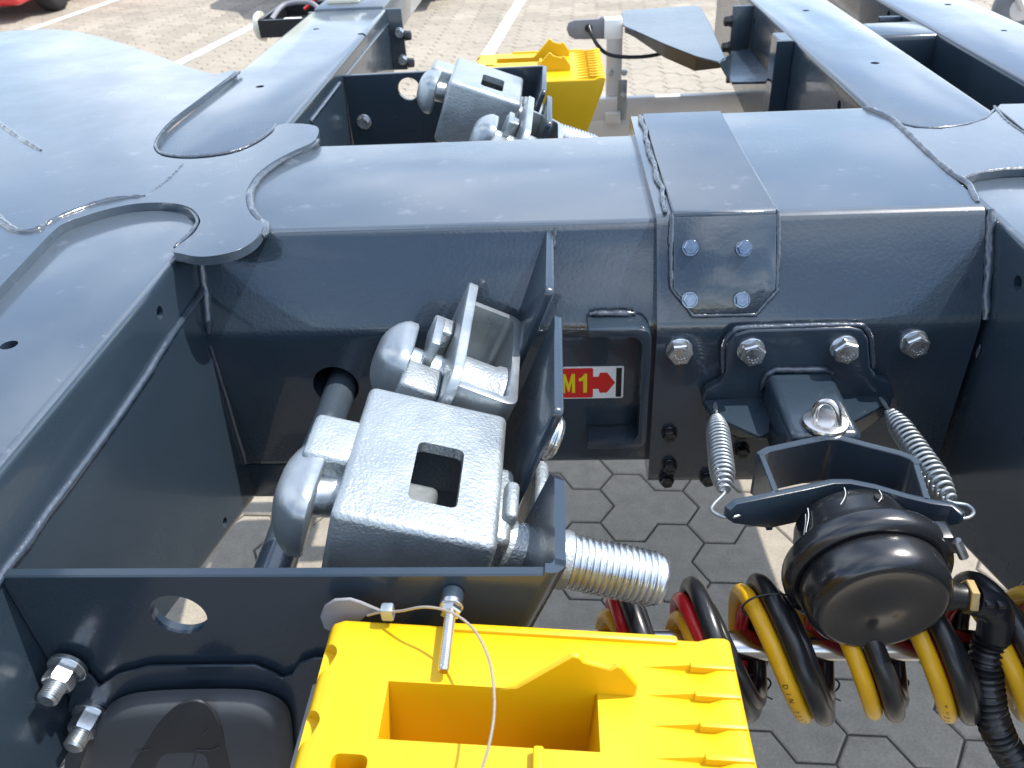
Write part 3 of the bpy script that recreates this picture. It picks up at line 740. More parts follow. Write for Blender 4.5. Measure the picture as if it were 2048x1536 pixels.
# port on the right side of the dome
pd = Vector((1, -.06, -.05)).normalized(); pp = WY(1886, 1190, .606)
v, f = lathe(pp, pd, [(-.02, .017), (.006, .0165), (.012, .0140), (.026, .0135)], 24); port = make('air_port', v, f, M['black'], ch)
v, f = lathe(pp, pd, [(.0215, .0175), (.0225, .0185), (.0295, .0185), (.0305, .0175)], 6); make('brass_nut', v, f, M['brass'], port, smooth=20)
q = [pp+pd*.030, WY(1945, 1200, .604), WY(1970, 1206, .603), WY(1990, 1222, .602), WY(1990, 1252, .600), WY(1984, 1292, .597)]
v, f = sweep(smoothpath(q, 6), [.014]*7+[.0165]*8+[.0175]*8+[.0175]*8, 16); elb = make('elbow_fitting', v, f, M['black'], ch, smooth=50)
for s in (-1, 1):
    for k in (0, 1):
        c_ = pp+pd*(.040+.012*k)+Vector((0, -.013, .006*s))
        v, f = boxF(c_, pd, E2, E3, (-.004, -.004, -.0025), (.004, .004, .0025)); make('clip_rib', v, f, M['black'], elb, bevel=.001)
# corrugated conduit
q = smoothpath([WY(1980, 1278, .597), WY(1972, 1330, .585), WY(1976, 1390, .570), WY(1990, 1450, .556), WY(2018, 1505, .542), WY(2062, 1570, .525), WY(2130, 1650, .50)], 24)
q = resample(q, .0011)
rr = [.0160+.0024*math.sin(i*2*math.pi/5.2) for i in range(len(q))]
v, f = sweep(q, rr, 20)
make('corrugated_conduit', v, f, M['h_black'], None, smooth=60, label='black corrugated conduit hanging from the chamber elbow', cat='conduit')

# ------------------------------------------------------------------ tension springs
def spring(p0, p1, d0, d1, label, hook_out0, hook_out1):
    """close wound helper spring with barrel ends and hooks between eyes p0 and p1"""
    ob = empty('tension_spring', p0, label, 'spring', 'springs of the lock yoke')
    ax_ = (p1-p0).normalized(); Ln = (p1-p0).length; e1, e2 = frame(ax_)
    a, b_ = p0+ax_*d0, p1-ax_*d1
    coils = 21; n = coils*22; pts = []
    for i in range(n+1):
        t_ = i/n
        r = .0135*(min(1, .38+.62*math.sin(min(t_, 1-t_)*math.pi*1.9)) if min(t_, 1-t_) < .263 else 1)
        an = 2*math.pi*coils*t_
        pts.append(a.lerp(b_, t_)+(e1*math.cos(an)+e2*math.sin(an))*r)
    v, f = sweep(pts, .0023, 8); make('coil', v, f, M['galv_s'], ob, smooth=70)
    h0 = smoothpath([pts[0], a-ax_*.006, p0+ax_*.012+hook_out0*.007, p0+hook_out0*.008-ax_*.002, p0-ax_*.007, p0-hook_out0*.007, p0+ax_*.011-hook_out0*.006], 8)
    v, f = sweep(h0, .0021, 8); make('hook', v, f, M['galv_s'], ob, smooth=70)
    h1 = smoothpath([pts[-1], b_+ax_*.005, p1-ax_*.012+hook_out1*.014, p1+hook_out1*.016, p1+ax_*.011+hook_out1*.004, p1+ax_*.009-hook_out1*.012, p1-hook_out1*.016], 8)
    v, f = sweep(h1, .0021, 8); make('hook', v, f, M['galv_s'], ob, smooth=70)
    return ob
sL0 = WZ(1430, 812, zw+.001); sL1 = WZ(1453, 1022, zy-.020)
spring(sL0, sL1, .030, .040, 'zinc tension spring on the left of the air chamber', E2*.3+E1*.2, Vector((-1, 0, 0)))
sR0 = WZ(1765, 802, zw+.001); sR1 = WZ(1918, 1024, zy-.018)
spring(sR0, sR1, .030, .022, 'zinc tension spring on the right of the air chamber', E2*.3-E1*.2, Vector((1, 0, 0)))

# ------------------------------------------------------------------ twistlocks (galvanised castings lying in the brackets)
def rrect(cx, cy, hx, hy, r, n=5):
    return fillet([(cx-hx, cy-hy), (cx+hx, cy-hy), (cx+hx, cy+hy), (cx-hx, cy+hy)], r, n)
def head(o, d, e1, hx, hy, prof, p=4.2, n=40):
    """boxy rounded cone: superellipse sections (h, scale) along d"""
    d = d.normalized(); e2 = d.cross(e1); vs, fs = [], []
    for h, k in prof:
        for i in range(n):
            a = 2*math.pi*i/n; c, s_ = math.cos(a), math.sin(a)
            vs.append(o+d*h+e1*(math.copysign(abs(c)**(2/p), c)*hx*k)+e2*(math.copysign(abs(s_)**(2/p), s_)*hy*k))
    m_ = len(prof)
    for j in range(m_-1): fs += [(j*n+i, j*n+(i+1) % n, (j+1)*n+(i+1) % n, (j+1)*n+i) for i in range(n)]
    fs += [tuple(range(n)), tuple(range((m_-1)*n, m_*n))]
    return vs, fs
HEADP = [(0, .95), (.002, 1.0), (.012, 1.0), (.018, .95), (.025, .85), (.031, .72), (.036, .57), (.039, .40), (.0402, .22)]
def twist_closed(O, label, th=R(17)):
    U = Vector((math.cos(th), 0, -math.sin(th))); Wv = Vector((math.sin(th), 0, math.cos(th))); V = E2.copy()
    T = empty('twistlock', O, label, 'twistlock', 'twistlocks lying in the brackets')
    def F(u, v_, w_): return O+U*u+V*v_+Wv*w_
    # housing: cast box, square window in the top, hollow below
    bx = boxF(O, U, V, Wv, (-.079, -.103, -.135), (.079, .103, 0))
    win = [F(u, v_, .03) for u, v_ in rrect(.011, -.020, .0245, .044, .009)]
    inner = boxF(O, U, V, Wv, (-.062, -.088, -.20), (.062, .088, -.013))
    hs_ = make('housing', *bx, M['galv'], T, bevel=.009, seg=4, cuts=[inner, prismF(win, -Wv*.07)])
    # things seen inside the window: shaft boss and inner wall
    v, f = boxF(O, U, V, Wv, (-.030, -.070, -.100), (.020, .020, -.052)); make('shaft_boss', v, f, M['galv_s'], T, bevel=.008, seg=3)
    v, f = boxF(O, U, V, Wv, (-.062, -.088, -.132), (.062, .088, -.120)); make('floor_web', v, f, M['galv_s'], T, bevel=.002)
    # left lug
    v, f = boxF(O, U, V, Wv, (-.124, -.026, -.060), (-.072, .042, -.004)); make('lug', v, f, M['galv'], T, bevel=.008, seg=3)
    # locking head: blunt cone pointing left
    hc_ = F(-.100, -.038, -.050)
    v, f = head(hc_, -U, V, .058, .042, HEADP)
    make('locking_head', v, f, M['galv_s'], T, smooth=50)
    v, f = cyl(hc_-U*.01, F(-.07, -.022, -.05), .022, 24); make('neck', v, f, M['zinc'], T)
    # right side lumps and shank
    v, f = boxF(O, U, V, Wv, (.070, -.070, -.075), (.096, .040, -.022)); make('lug', v, f, M['galv'], T, bevel=.009, seg=3)
    v, f = boxF(O, U, V, Wv, (.085, -.044, -.055), (.100, .010, -.012)); make('lug', v, f, M['galv'], T, bevel=.006, seg=3)
    sc = F(.125, -.040, -.062)
    v, f = boxF(sc, U, V, Wv, (-.004, .02, -.060), (.012, .118, .030)); make('flange', v, f, M['galv'], T, bevel=.006, seg=3)
    v, f = lathe(sc, U, [(-.05, .029), (.02, .030), (.036, .0315), (.040, .0305)], 36); make('shank', v, f, M['galv'], T)
    pr = [(.036, .029)]; h = .040
    while h < .134:
        pr += [(h, .0272), (h+.0012, .0295), (h+.0030, .0300), (h+.0046, .0295), (h+.0058, .0272)]; h += .0068
    pr += [(h+.002, .028), (h+.006, .0275), (h+.009, .0245), (h+.009, 0)]
    v, f = lathe(sc, U, pr, 48); make('threaded_end', v, f, M['zinc'], T, smooth=45)
    return T
O1 = Vector((-.136, .644, 1.164))
twist_closed(O1, 'near galvanised twistlock with dark square window behind the front bracket plate')
O3 = Vector((-.147, 1.855, 1.229))
twist_closed(O3, 'far galvanised twistlock with square window beyond the spine beam', R(20))

def twist_open(O, label, th=R(26)):
    """same casting lying with its open side up: rear plate, tray rim, shaft inside, locking head"""
    U = Vector((math.cos(th), 0, -math.sin(th))); Wv = Vector((math.sin(th), 0, math.cos(th))); V = E2.copy()
    T = empty('twistlock', O, label, 'twistlock', 'twistlocks lying in the brackets')
    def F(u, v_, w_): return O+U*u+V*v_+Wv*w_
    # rear plate, top edge along v
    pl_ = fillet([(-.112, -.004), (-.096, .012), (.104, .020), (.112, .0), (.112, -.12), (-.112, -.12)], .010, 3, idx=[0, 1, 2, 3])
    v, f = prismF([F(-.008, a, b_) for a, b_ in pl_], U*.013); make('rear_plate', v, f, M['galv_s'], T, bevel=.002, seg=2)
    # tray
    ou = boxF(O, U, V, Wv, (.003, -.098, -.11), (.066, .098, -.004))
    inn = boxF(O, U, V, Wv, (-.02, -.088, -.095), (.055, .088, .05))
    # round the tray's outer vertical corners
    poly = fillet([(.0052, -.100), (.078, -.100), (.078, .100), (.0052, .100)], .018, 5, idx=[1, 2])
    ou = prismF([F(a, b_, -.004) for a, b_ in poly], -Wv*.106)
    polyi = fillet([(-.02, -.089), (.067, -.089), (.067, .089), (-.02, .089)], .012, 5, idx=[1, 2])
    inn = prismF([F(a, b_, .05) for a, b_ in polyi], -Wv*.140)
    make('tray', *ou, M['galv_s'], T, bevel=.0015, seg=2, cuts=[inn])
    v, f = lathe(F(.006, -.030, -.062), U, [(0, .046), (.048, .046), (.053, .049), (.0605, .050)], 40); make('shaft', v, f, M['galv'], T)
    # locking head and collar on the left
    hc_ = F(-.052, -.016, -.060)
    v, f = head(hc_, -U, V, .050, .042, HEADP)
    make('locking_head', v, f, M['galv_s'], T, smooth=50)
    v, f = cyl(hc_-U*.004, F(-.006, -.012, -.06), .024, 24); make('neck', v, f, M['zinc'], T)
    v, f = boxF(O, U, V, Wv, (-.056, -.088, -.085), (-.008, -.035, -.035)); make('lug', v, f, M['galv'], T, bevel=.006, seg=3)
    v, f = boxF(O, U, V, Wv, (-.036, .025, -.055), (-.008, .060, -.020)); make('lug', v, f, M['galv'], T, bevel=.004, seg=3)
    v, f = boxF(O, U, V, Wv, (-.036, -.030, -.050), (-.024, .034, -.006)); make('lock_plate', v, f, M['galv_s'], T, bevel=.0025)
    # nut and thread behind the bracket leg
    sc = F(.108, -.046, -.066)
    v, f = boxF(sc, U, V, Wv, (.012, .05, -.02), (.026, .10, .040)); make('flange', v, f, M['galv'], T, bevel=.006, seg=3)
    pr = [(.010, .0335), (.026, .0335)]; h = .026
    while h < .046:
        pr += [(h, .0272), (h+.0012, .0295), (h+.0030, .0300), (h+.0046, .0295), (h+.0058, .0272)]; h += .0068
    pr += [(h+.002, .026), (h+.002, 0)]
    v, f = lathe(sc, U, pr, 40); make('threaded_end', v, f, M['zinc'], T, smooth=45)
    return T
O2 = WZ(922, 700, 1.178); O2 = Vector((O2.x, .862, 1.178))
twist_open(O2, 'galvanised twistlock with open tray and shaft in front of the spine beam')
O4 = Vector((-.056, 1.60, 1.212))
twist_open(O4, 'galvanised twistlock peeking out just behind the far edge of the spine beam')

# ------------------------------------------------------------------ yellow wheel chocks (hung point down, base up)
def chock(O, ex, ey, ez, label):
    """O = rear left corner of the base face; ex along its length, ey towards the open side, ez up"""
    T = empty('wheel_chock', O, label, 'wheel chock', 'yellow wheel chocks in their holders')
    LN, DP = .346, .31
    def F(a, b_, c_): return O+ex*a+ey*b_+ez*c_
    prof = [(.014, 0), (.318, 0), (.328, .005), (.340, .006), (LN, .002), (.338, -.03), (.262, -.235), (.250, -.25), (.225, -.25), (.15, -.21), (.08, -.17), (.02, -.13), (0, -.10), (0, -.016), (.004, -.005)]
    v, f = prismF([F(a, 0, c_) for a, c_ in prof], ey*DP)
    pocket = boxF(O, ex, ey, ez, (.061, .0585, -.115), (.229, .109, .05))
    pocket2 = boxF(O, ex, ey, ez, (.052, .165, -.14), (.231, .245, .05))
    slots = []
    for b_ in (.1295, .235):
        poly = fillet([(.030, b_-.0075), (.057, b_-.0075), (.057, b_+.0075), (.030, b_+.0075)], .007, 4)
        slots.append(prismF([F(x, y, .03) for x, y in poly], -ez*.06))
    nick = []
    for b_ in (.036, .098, .160, .222):
        poly = fillet([(-.01, b_-.012), (.008, b_-.013), (.016, b_-.002), (.009, b_+.014), (-.01, b_+.018)], .006, 3, idx=[1, 2, 3])
        nick.append(prismF([F(x, y, .03) for x, y in poly], -ez*.045))
    body = make('body', v, f, M['yellow'], T, bevel=.0045, seg=3, cuts=[pocket]+slots+nick)
    # rim along the rear edge
    v, f = boxF(O, ex, ey, ez, (.10, -.001, -.004), (.300, .007, .0035)); make('rim', v, f, M['yellow'], T, bevel=.0025, seg=2)
    # upright handle plates with the stepped top edge
    for b_ in (.0592, .215):
        pl_ = [(.150, -.06), (.150, -.001), (.164, .002), (.2050, .046), (.2112, .0445), (.2145, .039), (.2360, .0320), (.2412, .037), (.2455, .034), (.2600, .013), (.2600, -.001), (.2285, -.001), (.2285, -.06)]
        v, f = prismF([F(a, b_, c_) for a, c_ in pl_], -ey*.005); make('handle_plate', v, f, M['yellow'], T, bevel=.0012, seg=1)
    # grip teeth at the toe
    k = 0
    b_ = .031
    while b_ < DP-.01:
        v1 = boxF(O, ex, ey, ez, (.306, b_-.003, -.002), (.343, b_+.003, .0078))
        # taper fin running back from the tooth
        pts_ = [F(.262, b_, -.001), F(.308, b_-.002, -.001), F(.308, b_+.002, -.001), F(.306, b_, .006)]
        fin = (pts_, [(0, 1, 2), (0, 1, 3), (1, 2, 3), (2, 0, 3)])
        make('grip_tooth', *join(v1), M['yellow'], T, bevel=.0016, seg=2)
        make('grip_fin', *fin, M['yellow'], T, smooth=0)
        b_ += .0268; k += 1
    v, f = boxF(O, ex, ey, ez, (.178, .112, -.003), (.186, .150, .010)); make('rib', v, f, M['yellow'], T, bevel=.002, seg=2)
    return T
tl_ = WY(658, 1236, .462); tr_ = WY(1472, 1284, .462)
ex = (tr_-tl_).normalized(); ey = Vector((0, -1, 0)); ez = ex.cross(-ey).normalized()
if ez.z < 0: ez = -ez
near_ch = chock(tl_, ex, ey, ez, 'near yellow plastic wheel chock in the foreground with deep pocket')
fO = Vector((-.222, 2.43, 1.150)); fx = Vector((1, 0, .0)).normalized()
far_ch = chock(fO, fx, ey, E3.copy(), 'far yellow plastic wheel chock beyond the spine beam')
for p_ in far_ch.children: pass
# cradle strap behind the near chock's left end
v, f = boxF(tl_, ex, ey, ez, (-.012, .03, -.20), (-.006, .30, -.05)); make('chock_cradle', v, f, M['lampgrey'], None, bevel=.002, label='grey strip beside the left end of the near yellow chock', cat='cradle')

# ------------------------------------------------------------------ stud, nut and wire lanyard on the front bracket plate
sp0 = WY(904, 1168, yN)
sp1d = Vector((-.0, -1, -.03)).normalized()
prf = [(0, .0095), (.010, .0095), (.0105, 0)]
sb = Vector((sp0.x, yN-.0005, sp0.z-.010))
v, f = lathe(sb, sp1d, [(0, .010), (.014, .010), (.014, 0)], 20); stu = make('stud_boss', v, f, M['paint'], pl)
hexbolt(sb+sp1d*.0135, sp1d, .0165, .010, .0105, name='stud_nut', parent=pl, m='steel', nut=True, thread_r=.0048, shank=.056)
# lanyard: hook plate, ferrule, rope
hk = WY(690, 1228, .470)
lan = empty('wire_lanyard', hk, 'thin steel wire lanyard looping over the near yellow chock', 'lanyard')
pts = [WY(x, y, .470) for x, y in ((640, 1235), (648, 1214), (668, 1201), (700, 1199), (722, 1206), (760, 1222), (762, 1228), (735, 1231), (700, 1260), (672, 1268), (648, 1258))]
v, f = prismF(pts, E2*.003); make('hook_plate', v, f, M['lampgrey'], lan, bevel=.0008, seg=1)
a = WY(763, 1222, .462)
v, f = boxF(a, E1, E2, E3, (0, -.006, -.007), (.011, .004, .007)); make('ferrule', v, f, M['galv_s'], lan, bevel=.002)
rp = [WY(735, 1231, .466), WY(764, 1224, .462), WY(800, 1222, .455), WY(850, 1214, .448), WY(900, 1224, .440), WY(945, 1256, .425), WY(975, 1310, .400), WY(987, 1370, .372), WY(988, 1430, .345), WY(978, 1490, .318), WY(960, 1550, .29), WY(930, 1640, .25)]
v, f = sweep(smoothpath(rp, 10), .00115, 8); make('rope', v, f, M['rope'], lan, smooth=70)

# ------------------------------------------------------------------ cover bracket, bolts and moulded cover at lower left
bolt1 = WY(134, 1345, yN-.012)
for (x, y, s) in ((134, 1338, 1.0), (182, 1432, 1.0)):
    p = WY(x, y, yN-.01)
    hexbolt(Vector((p.x, yN-.008, p.z)), Vector((-.05, -1, .02)), .026, .022, .019, name='bolt_with_nut', parent=pl, m='zinc', nut=True, thread_r=.0098, shank=.016, rot=.5)
cov = [(165, 1332), (188, 1352), (200, 1368), (235, 1345), (300, 1328), (510, 1326), (545, 1340), (565, 1352), (585, 1345), (600, 1322), (630, 1312), (660, 1312), (660, 1660), (120, 1660), (140, 1400)]
v, f = prismF([WY(x, y, yN-.004) for x, y in cov], -E2*.003); cb = make('cover_bracket', v, f, M['paint'], CH, bevel=.0008, seg=1)
# cover: moulded dome with a raised arch
cc = WY(390, 1560, yN-.03)
def cp(x, y, yy): return WY(x, y, yy)
ty = yN-.012
o0 = [(160, 1540), (185, 1470), (215, 1415), (255, 1390), (330, 1380), (480, 1378), (540, 1388), (572, 1410), (584, 1450), (588, 1540), (590, 1700), (110, 1700)]
rings = []
base_pts = [WY(x, y, ty) for x, y in o0]
cx_ = sum((p for p in base_pts), Vector())/len(base_pts)
vs, fs = [], []
nb = len(base_pts)
dense = smoothpath([Vector(p) for p in base_pts]+[base_pts[0]], 4)[:-1]; nb = len(dense)
for (sc_, dy_) in ((1, .0), (1, -.006), (.985, -.012), (.94, -.017), (.86, -.020), (.5, -.023), (.0, -.024)):
    if sc_ == 0: vs.append(cx_+E2*dy_)
    else: vs += [cx_+(p-cx_)*sc_+E2*dy_ for p in dense]
for k in range(5): fs += [(k*nb+i, k*nb+(i+1) % nb, (k+1)*nb+(i+1) % nb, (k+1)*nb+i) for i in range(nb)]
fs += [(5*nb+i, 5*nb+(i+1) % nb, 6*nb) for i in range(nb)]
cover = empty('plastic_cover', cx_, 'matt black moulded plastic cover with arched relief at the lower left', 'cover')
make('shell', vs, fs, M['matt'], cover, smooth=60)
arch = [(230, 1600), (262, 1530), (300, 1472), (340, 1424), (372, 1406), (398, 1404), (422, 1420), (445, 1465), (462, 1530), (472, 1600)]
ap = [WY(x, y, ty-.0235) for x, y in arch]
v, f = prismF(smoothpath(ap, 4), E2*.004); make('arch_relief', v, f, M['cover_relief'], cover, bevel=.002, seg=2)
for (x, y, x2, y2) in ((268, 1505, 300, 1498), (392, 1500, 420, 1502), (420, 1502, 440, 1494), (392, 1500, 384, 1536), (405, 1470, 416, 1460)):
    a, b_ = WY(x, y, ty-.0245), WY(x2, y2, ty-.0245)
    v, f = sweep([a, b_], .0005, 6); make('moulded_mark', v, f, M['matt'], cover)

# ------------------------------------------------------------------ rail and coiled hoses
YR, ZR = .63, .886
v, f = cyl(Vector((-.10, YR, ZR)), Vector((1.0, YR, ZR)), .0175, 32); rail = make('hose_rail', v, f, M['chrome'], None, smooth=60, label='bright steel tube the coiled hoses hang around', cat='rail')
PITCH_H, X0H, PH0 = .0815, .0, 2.5
def coilpt(a, dxo, Rr, dz):
    x = X0H+(a-PH0)/(2*math.pi)*PITCH_H
    k = 1+.03*math.sin(x*31)+.02*math.sin(x*83+1)
    z = math.sin(a)*Rr*k
    return Vector((x+dxo-.22*z, YR-.004-math.cos(a+math.pi)*Rr*.95*k, ZR-.002+dz+z))
def coil(dxo, Rr, r, m_, label, dz=0., x1=1.0, grow=0.):
    n = int((x1-X0H)/PITCH_H*40)
    pts = []
    for i in range(n+1):
        xx = X0H+i/40*PITCH_H; t_ = min(1, max(0, (.19-xx)/.05)); t_ = t_*t_*(3-2*t_)
        pts.append(coilpt(PH0+2*math.pi*i/40, dxo+.002*math.sin(i*.21+dxo*300), Rr+grow*t_, dz))
    v, f = sweep(pts, r, 14)
    return make('coiled_hose', v, f, M[m_], None, smooth=70, label=label, cat='hose')
coil(.000, .069, .0100, 'h_yellow', 'yellow air hose coiled around the steel tube', -.006, grow=-.028)
coil(.0200, .075, .0112, 'h_black', 'thick black hose coiled next to the yellow hose', .002)
coil(.0285, .062, .0092, 'h_black', 'second black hose at the right edge of the coil', .002)
coil(.008, .058, .0088, 'h_red', 'red air hose coiled inside the black hoses', -.006, grow=.006)
# cable ties round the bundle
def tie(turn, ang, label):
    c_ = coilpt(ang+2*math.pi*turn, .012, .072, 0)
    T = empty('cable_tie', c_, label, 'cable tie', 'cable ties on the hose coil')
    up = 1 if ang < math.pi else -1
    q = [c_+Vector((.029*math.cos(a), .004*math.sin(a), .0155*math.sin(a)+.004*math.cos(a))) for a in [i*2*math.pi/28 for i in range(29)]]
    v, f = sweep(q, .0012, 6); make('strap', v, f, M['black'], T, smooth=60)
    hd = c_+Vector((.020, -.004, .012*up))
    v, f = boxF(hd, E1, E2, E3, (-.0035, -.0035, -.004), (.004, .0035, .004)); make('tie_head', v, f, M['black'], T, bevel=.0008)
    v, f = sweep([hd, hd+Vector((.012, -.003, .005*up))], .0011, 6); make('tail', v, f, M['black'], T)
tie(2, 1.5*math.pi, 'cable tie at the coil bottom beside the yellow chock')
tie(3, 1.5*math.pi, 'cable tie at the coil bottom, second from the yellow chock')
tie(4, 1.5*math.pi, 'cable tie at the coil bottom, third from the yellow chock')
tie(2, .5*math.pi+2*math.pi, 'cable tie on top of the coil left of the air chamber')
tie(3, .5*math.pi+2*math.pi, 'cable tie on top of the coil touching the air chamber')

# printed lettering on the yellow hose
def hose_text(txt, a0, a1, label):
    hw = .0100
    for k, chx in enumerate(txt):
        if chx == ' ': continue
        a = a0+(a1-a0)*k/max(1, len(txt)-1)
        p = coilpt(a, .0, .069, -.006); q = coilpt(a+.02, .0, .069, -.006)
        d = (q-p).normalized(); view = (CC-p).normalized(); nrm = (view-d*view.dot(d)).normalized(); sd = nrm.cross(d)
        nrm = (nrm*.93+sd*-.36).normalized(); sd = nrm.cross(d)
        cu = bpy.data.curves.new('letter', 'FONT'); cu.body = chx; cu.size = .0085; cu.align_x = 'CENTER'; cu.align_y = 'CENTER'; cu.resolution_u = 2
        to = bpy.data.objects.new('letter', cu); COL.objects.link(to)
        tm = bpy.data.meshes.new_from_object(to.evaluated_get(bpy.context.evaluated_depsgraph_get())); bpy.data.objects.remove(to); bpy.data.curves.remove(cu)
        o_ = p+nrm*(hw+.0003)
        tm.transform(Matrix(((d.x, sd.x, nrm.x, o_.x), (d.y, sd.y, nrm.y, o_.y), (d.z, sd.z, nrm.z, o_.z), (0, 0, 0, 1))))
        tm.materials.clear(); tm.materials.append(M['print'])
        link(bpy.data.objects.new('letter', tm), bpy.data.objects['coiled_hose'])
hose_text('DIN 73378/74324', 2*math.pi*3+math.pi-.45, 2*math.pi*3+math.pi+1.15, '')
hose_text('TUBE', 2*math.pi*5+math.pi-.1, 2*math.pi*5+math.pi+.35, '')

# ------------------------------------------------------------------ lamp bracket, marker lamp and cable behind the spine
zl = 1.185
pls = [WZ(x, y, zl) for x, y in ((1243, 26), (1250, 20), (1300, 17), (1390, 11), (1402, 14), (1422, 50), (1452, 118), (1440, 124), (1392, 112), (1330, 88), (1268, 60), (1246, 50))]
LB = empty('lamp_bracket', pls[0], 'dark grey folded sheet bracket arm reaching towards the side lamp', 'bracket')
v, f = prismF(pls, -E3*.005); make('arm_plate', v, f, M['paint'], LB, bevel=.0015, seg=1)
lo = [(WZ(x, y, zl), d) for x, y, d in ((1250, 50, .020), (1268, 60, .018), (1330, 88, .034), (1392, 112, .036), (1442, 124, .014))]
vs, fs = [], []
for p, d in lo: vs += [p-E3*.001, p-E3*d]
for i in range(len(lo)-1): fs.append((2*i, 2*i+1, 2*i+3, 2*i+2))
vs += [v_+Vector((.0, .006, 0)) for v_ in vs]; k = len(lo)*2
fs += [tuple(i+k for i in q) for q in fs]
make('arm_flange', vs, fs, M['black'], LB, smooth=0)
zf = 1.135
ft = [WZ(x, y, zf) for x, y in ((1462, 102), (1500, 98), (1540, 150), (1532, 163), (1464, 164), (1455, 150))]
v, f = prismF([Vector(p) for p in ft], -E3*.006); make('foot_plate', v, f, M['paint'], LB, bevel=.001, seg=1)
a, b_ = WZ(1440, 122, zl), WZ(1462, 160, zf)
v, f = prismF([WZ(1452, 112, zl), WZ(1436, 126, zl), WZ(1456, 160, zf), WZ(1462, 108, zf)], Vector((.004, .0, 0))); make('riser', v, f, M['paint'], LB)
# marker lamp on its grey holder, lens facing outwards
yl = 2.62
LM = empty('side_marker_lamp', WY(1190, 60, yl), 'grey side marker lamp holder with black cable', 'lamp')
hp_ = [WY(x, y, yl) for x, y in ((1133, 58), (1137, 46), (1148, 41), (1198, 38), (1204, 33), (1213, 38), (1216, 78), (1150, 79), (1138, 72))]
v, f = prismF(hp_, E2*.012); make('holder', v, f, M['lampgrey'], LM, bevel=.002)
for x, y in ((1146, 58), (1205, 57)):
    p = WY(x, y, yl); v, f = cyl(p, p-E2*.003, .005, 12); make('screw', v, f, M['lampgrey'], LM)
p = WY(1177, 56, yl)
v, f = cyl(p+E2*.001, p-E2*.004, .011, 20); make('grommet', v, f, M['black'], LM)
v, f = box(tuple(WY(1208, 75, yl-.001)+Vector((0, -.03, 0))), tuple(WY(1244, 34, yl-.001)+Vector((0, .012, 0)))); make('lens_block', v, f, M['white'], LM, bevel=.003)
q = smoothpath([WY(1177, 52, yl-.004), WY(1183, 68, yl-.02), WY(1195, 90, yl-.03), WY(1215, 108, yl-.03), WY(1250, 114, yl-.03), WY(1300, 112, yl-.04), WY(1350, 100, yl-.04)], 8)
v, f = sweep(q, .0055, 10); make('lamp_cable', v, f, M['h_black'], None, smooth=70, label='black cable looping from the side marker lamp', cat='cable')
# side guard: post and two aluminium rails
yg = 2.66
SG = empty('side_guard', WY(1230, 270, yg), 'aluminium side guard with post and two long rails', 'side guard')
a = WY(1214, 50, yg); c_ = WY(1246, 330, yg)
v, f = box((a.x, yg, c_.z-.12), (a.x+.048, yg+.03, a.z)); make('post', v, f, M['alu'], SG, bevel=.003)
for (y0, y1, lab) in ((196, 236, 0), (239, 275, 1)):
    zt_ = WY(1250, y0, yg-.03).z; zb_ = WY(1250, y1+4, yg-.03).z
    v, f = box((-.4, yg-.030, zb_), (.60, yg-.002, zt_)); make('rail', v, f, M['alu'], SG, bevel=.004)
for (x, y) in ((1222, 150), (1250, 150), (1246, 188), (1222, 232)):
    p = WY(x, y, yg-.031); hexbolt(Vector((p.x, yg-.0305 if y > 180 else yg, p.z)), -E2, .016, .012, .010, parent=SG, m='zinc')
p0_, p1_ = WY(1236, 160, yg-.034), WY(1252, 240, yg-.034)
v, f = box((p0_.x, yg-.036, p1_.z), (p1_.x, yg-.0305, p0_.z)); make('clamp_plate', v, f, M['galv_s'], SG, bevel=.002)
v, f = box((a.x-.004, yg-.05, WY(1225, 246, yg-.04).z), (a.x+.044, yg-.031, WY(1225, 224, yg-.04).z)); make('clamp_block', v, f, M['alu'], SG, bevel=.003)

# ------------------------------------------------------------------ black box with lamp parts left of the far arm
bo = WZ(515, 66, 1.15)
yb = 2.75
q0, q1 = WY(514, 40, yb), WY(622, 72, yb)
BX = empty('terminal_box', q0, 'open black box with lamp wiring on the far left arm', 'box')
v, f = box((q0.x, yb, q1.z), (XF-.03, yb+.012, q0.z-.002)); make('front_wall', v, f, M['black'], BX, bevel=.001, seg=1)
v, f = box((q0.x, yb+.0125, q1.z), (q0.x+.012, yb+.30, q0.z)); make('side_wall', v, f, M['black'], BX, bevel=.001, seg=1)
v, f = box((q0.x+.0125, yb+.0125, q1.z), (XF-.03, yb+.30, q1.z+.01)); make('floor', v, f, M['black'], BX)
v, f = box((q0.x+.0125, yb+.288, q1.z+.011), (XF-.03, yb+.30, q0.z)); make('back_wall', v, f, M['black'], BX)
v, f = lathe(Vector((q0.x-.004, yb+.06, q0.z-.03)), -E1, [(0, .045), (.01, .045), (.02, .04), (.026, .028), (.028, 0)], 24); make('lens', v, f, M['clear'], BX, smooth=50)
v, f = box((q0.x+.06, yb+.03, q1.z+.02), (q0.x+.12, yb+.09, q0.z-.012)); make('terminal_block', v, f, M['white'], BX, bevel=.004)
qq = smoothpath([Vector((q0.x+.03, yb+.05, q0.z-.01)), Vector((q0.x+.05, yb+.15, q0.z+.015)), Vector((q0.x+.14, yb+.14, q0.z+.02)), Vector((q0.x+.20, yb+.08, q0.z-.01)), Vector((q0.x+.24, yb+.12, q0.z-.03))], 8)
v, f = sweep(qq, .008, 10); make('wire', v, f, M['lampgrey'], BX, smooth=70)
qq = smoothpath([Vector((q0.x+.10, yb+.20, q0.z-.01)), Vector((q0.x+.17, yb+.22, q0.z+.03)), Vector((q0.x+.26, yb+.16, q0.z+.015))], 8)
v, f = sweep(qq, .006, 10); make('wire', v, f, M['h_red'], BX, smooth=70)
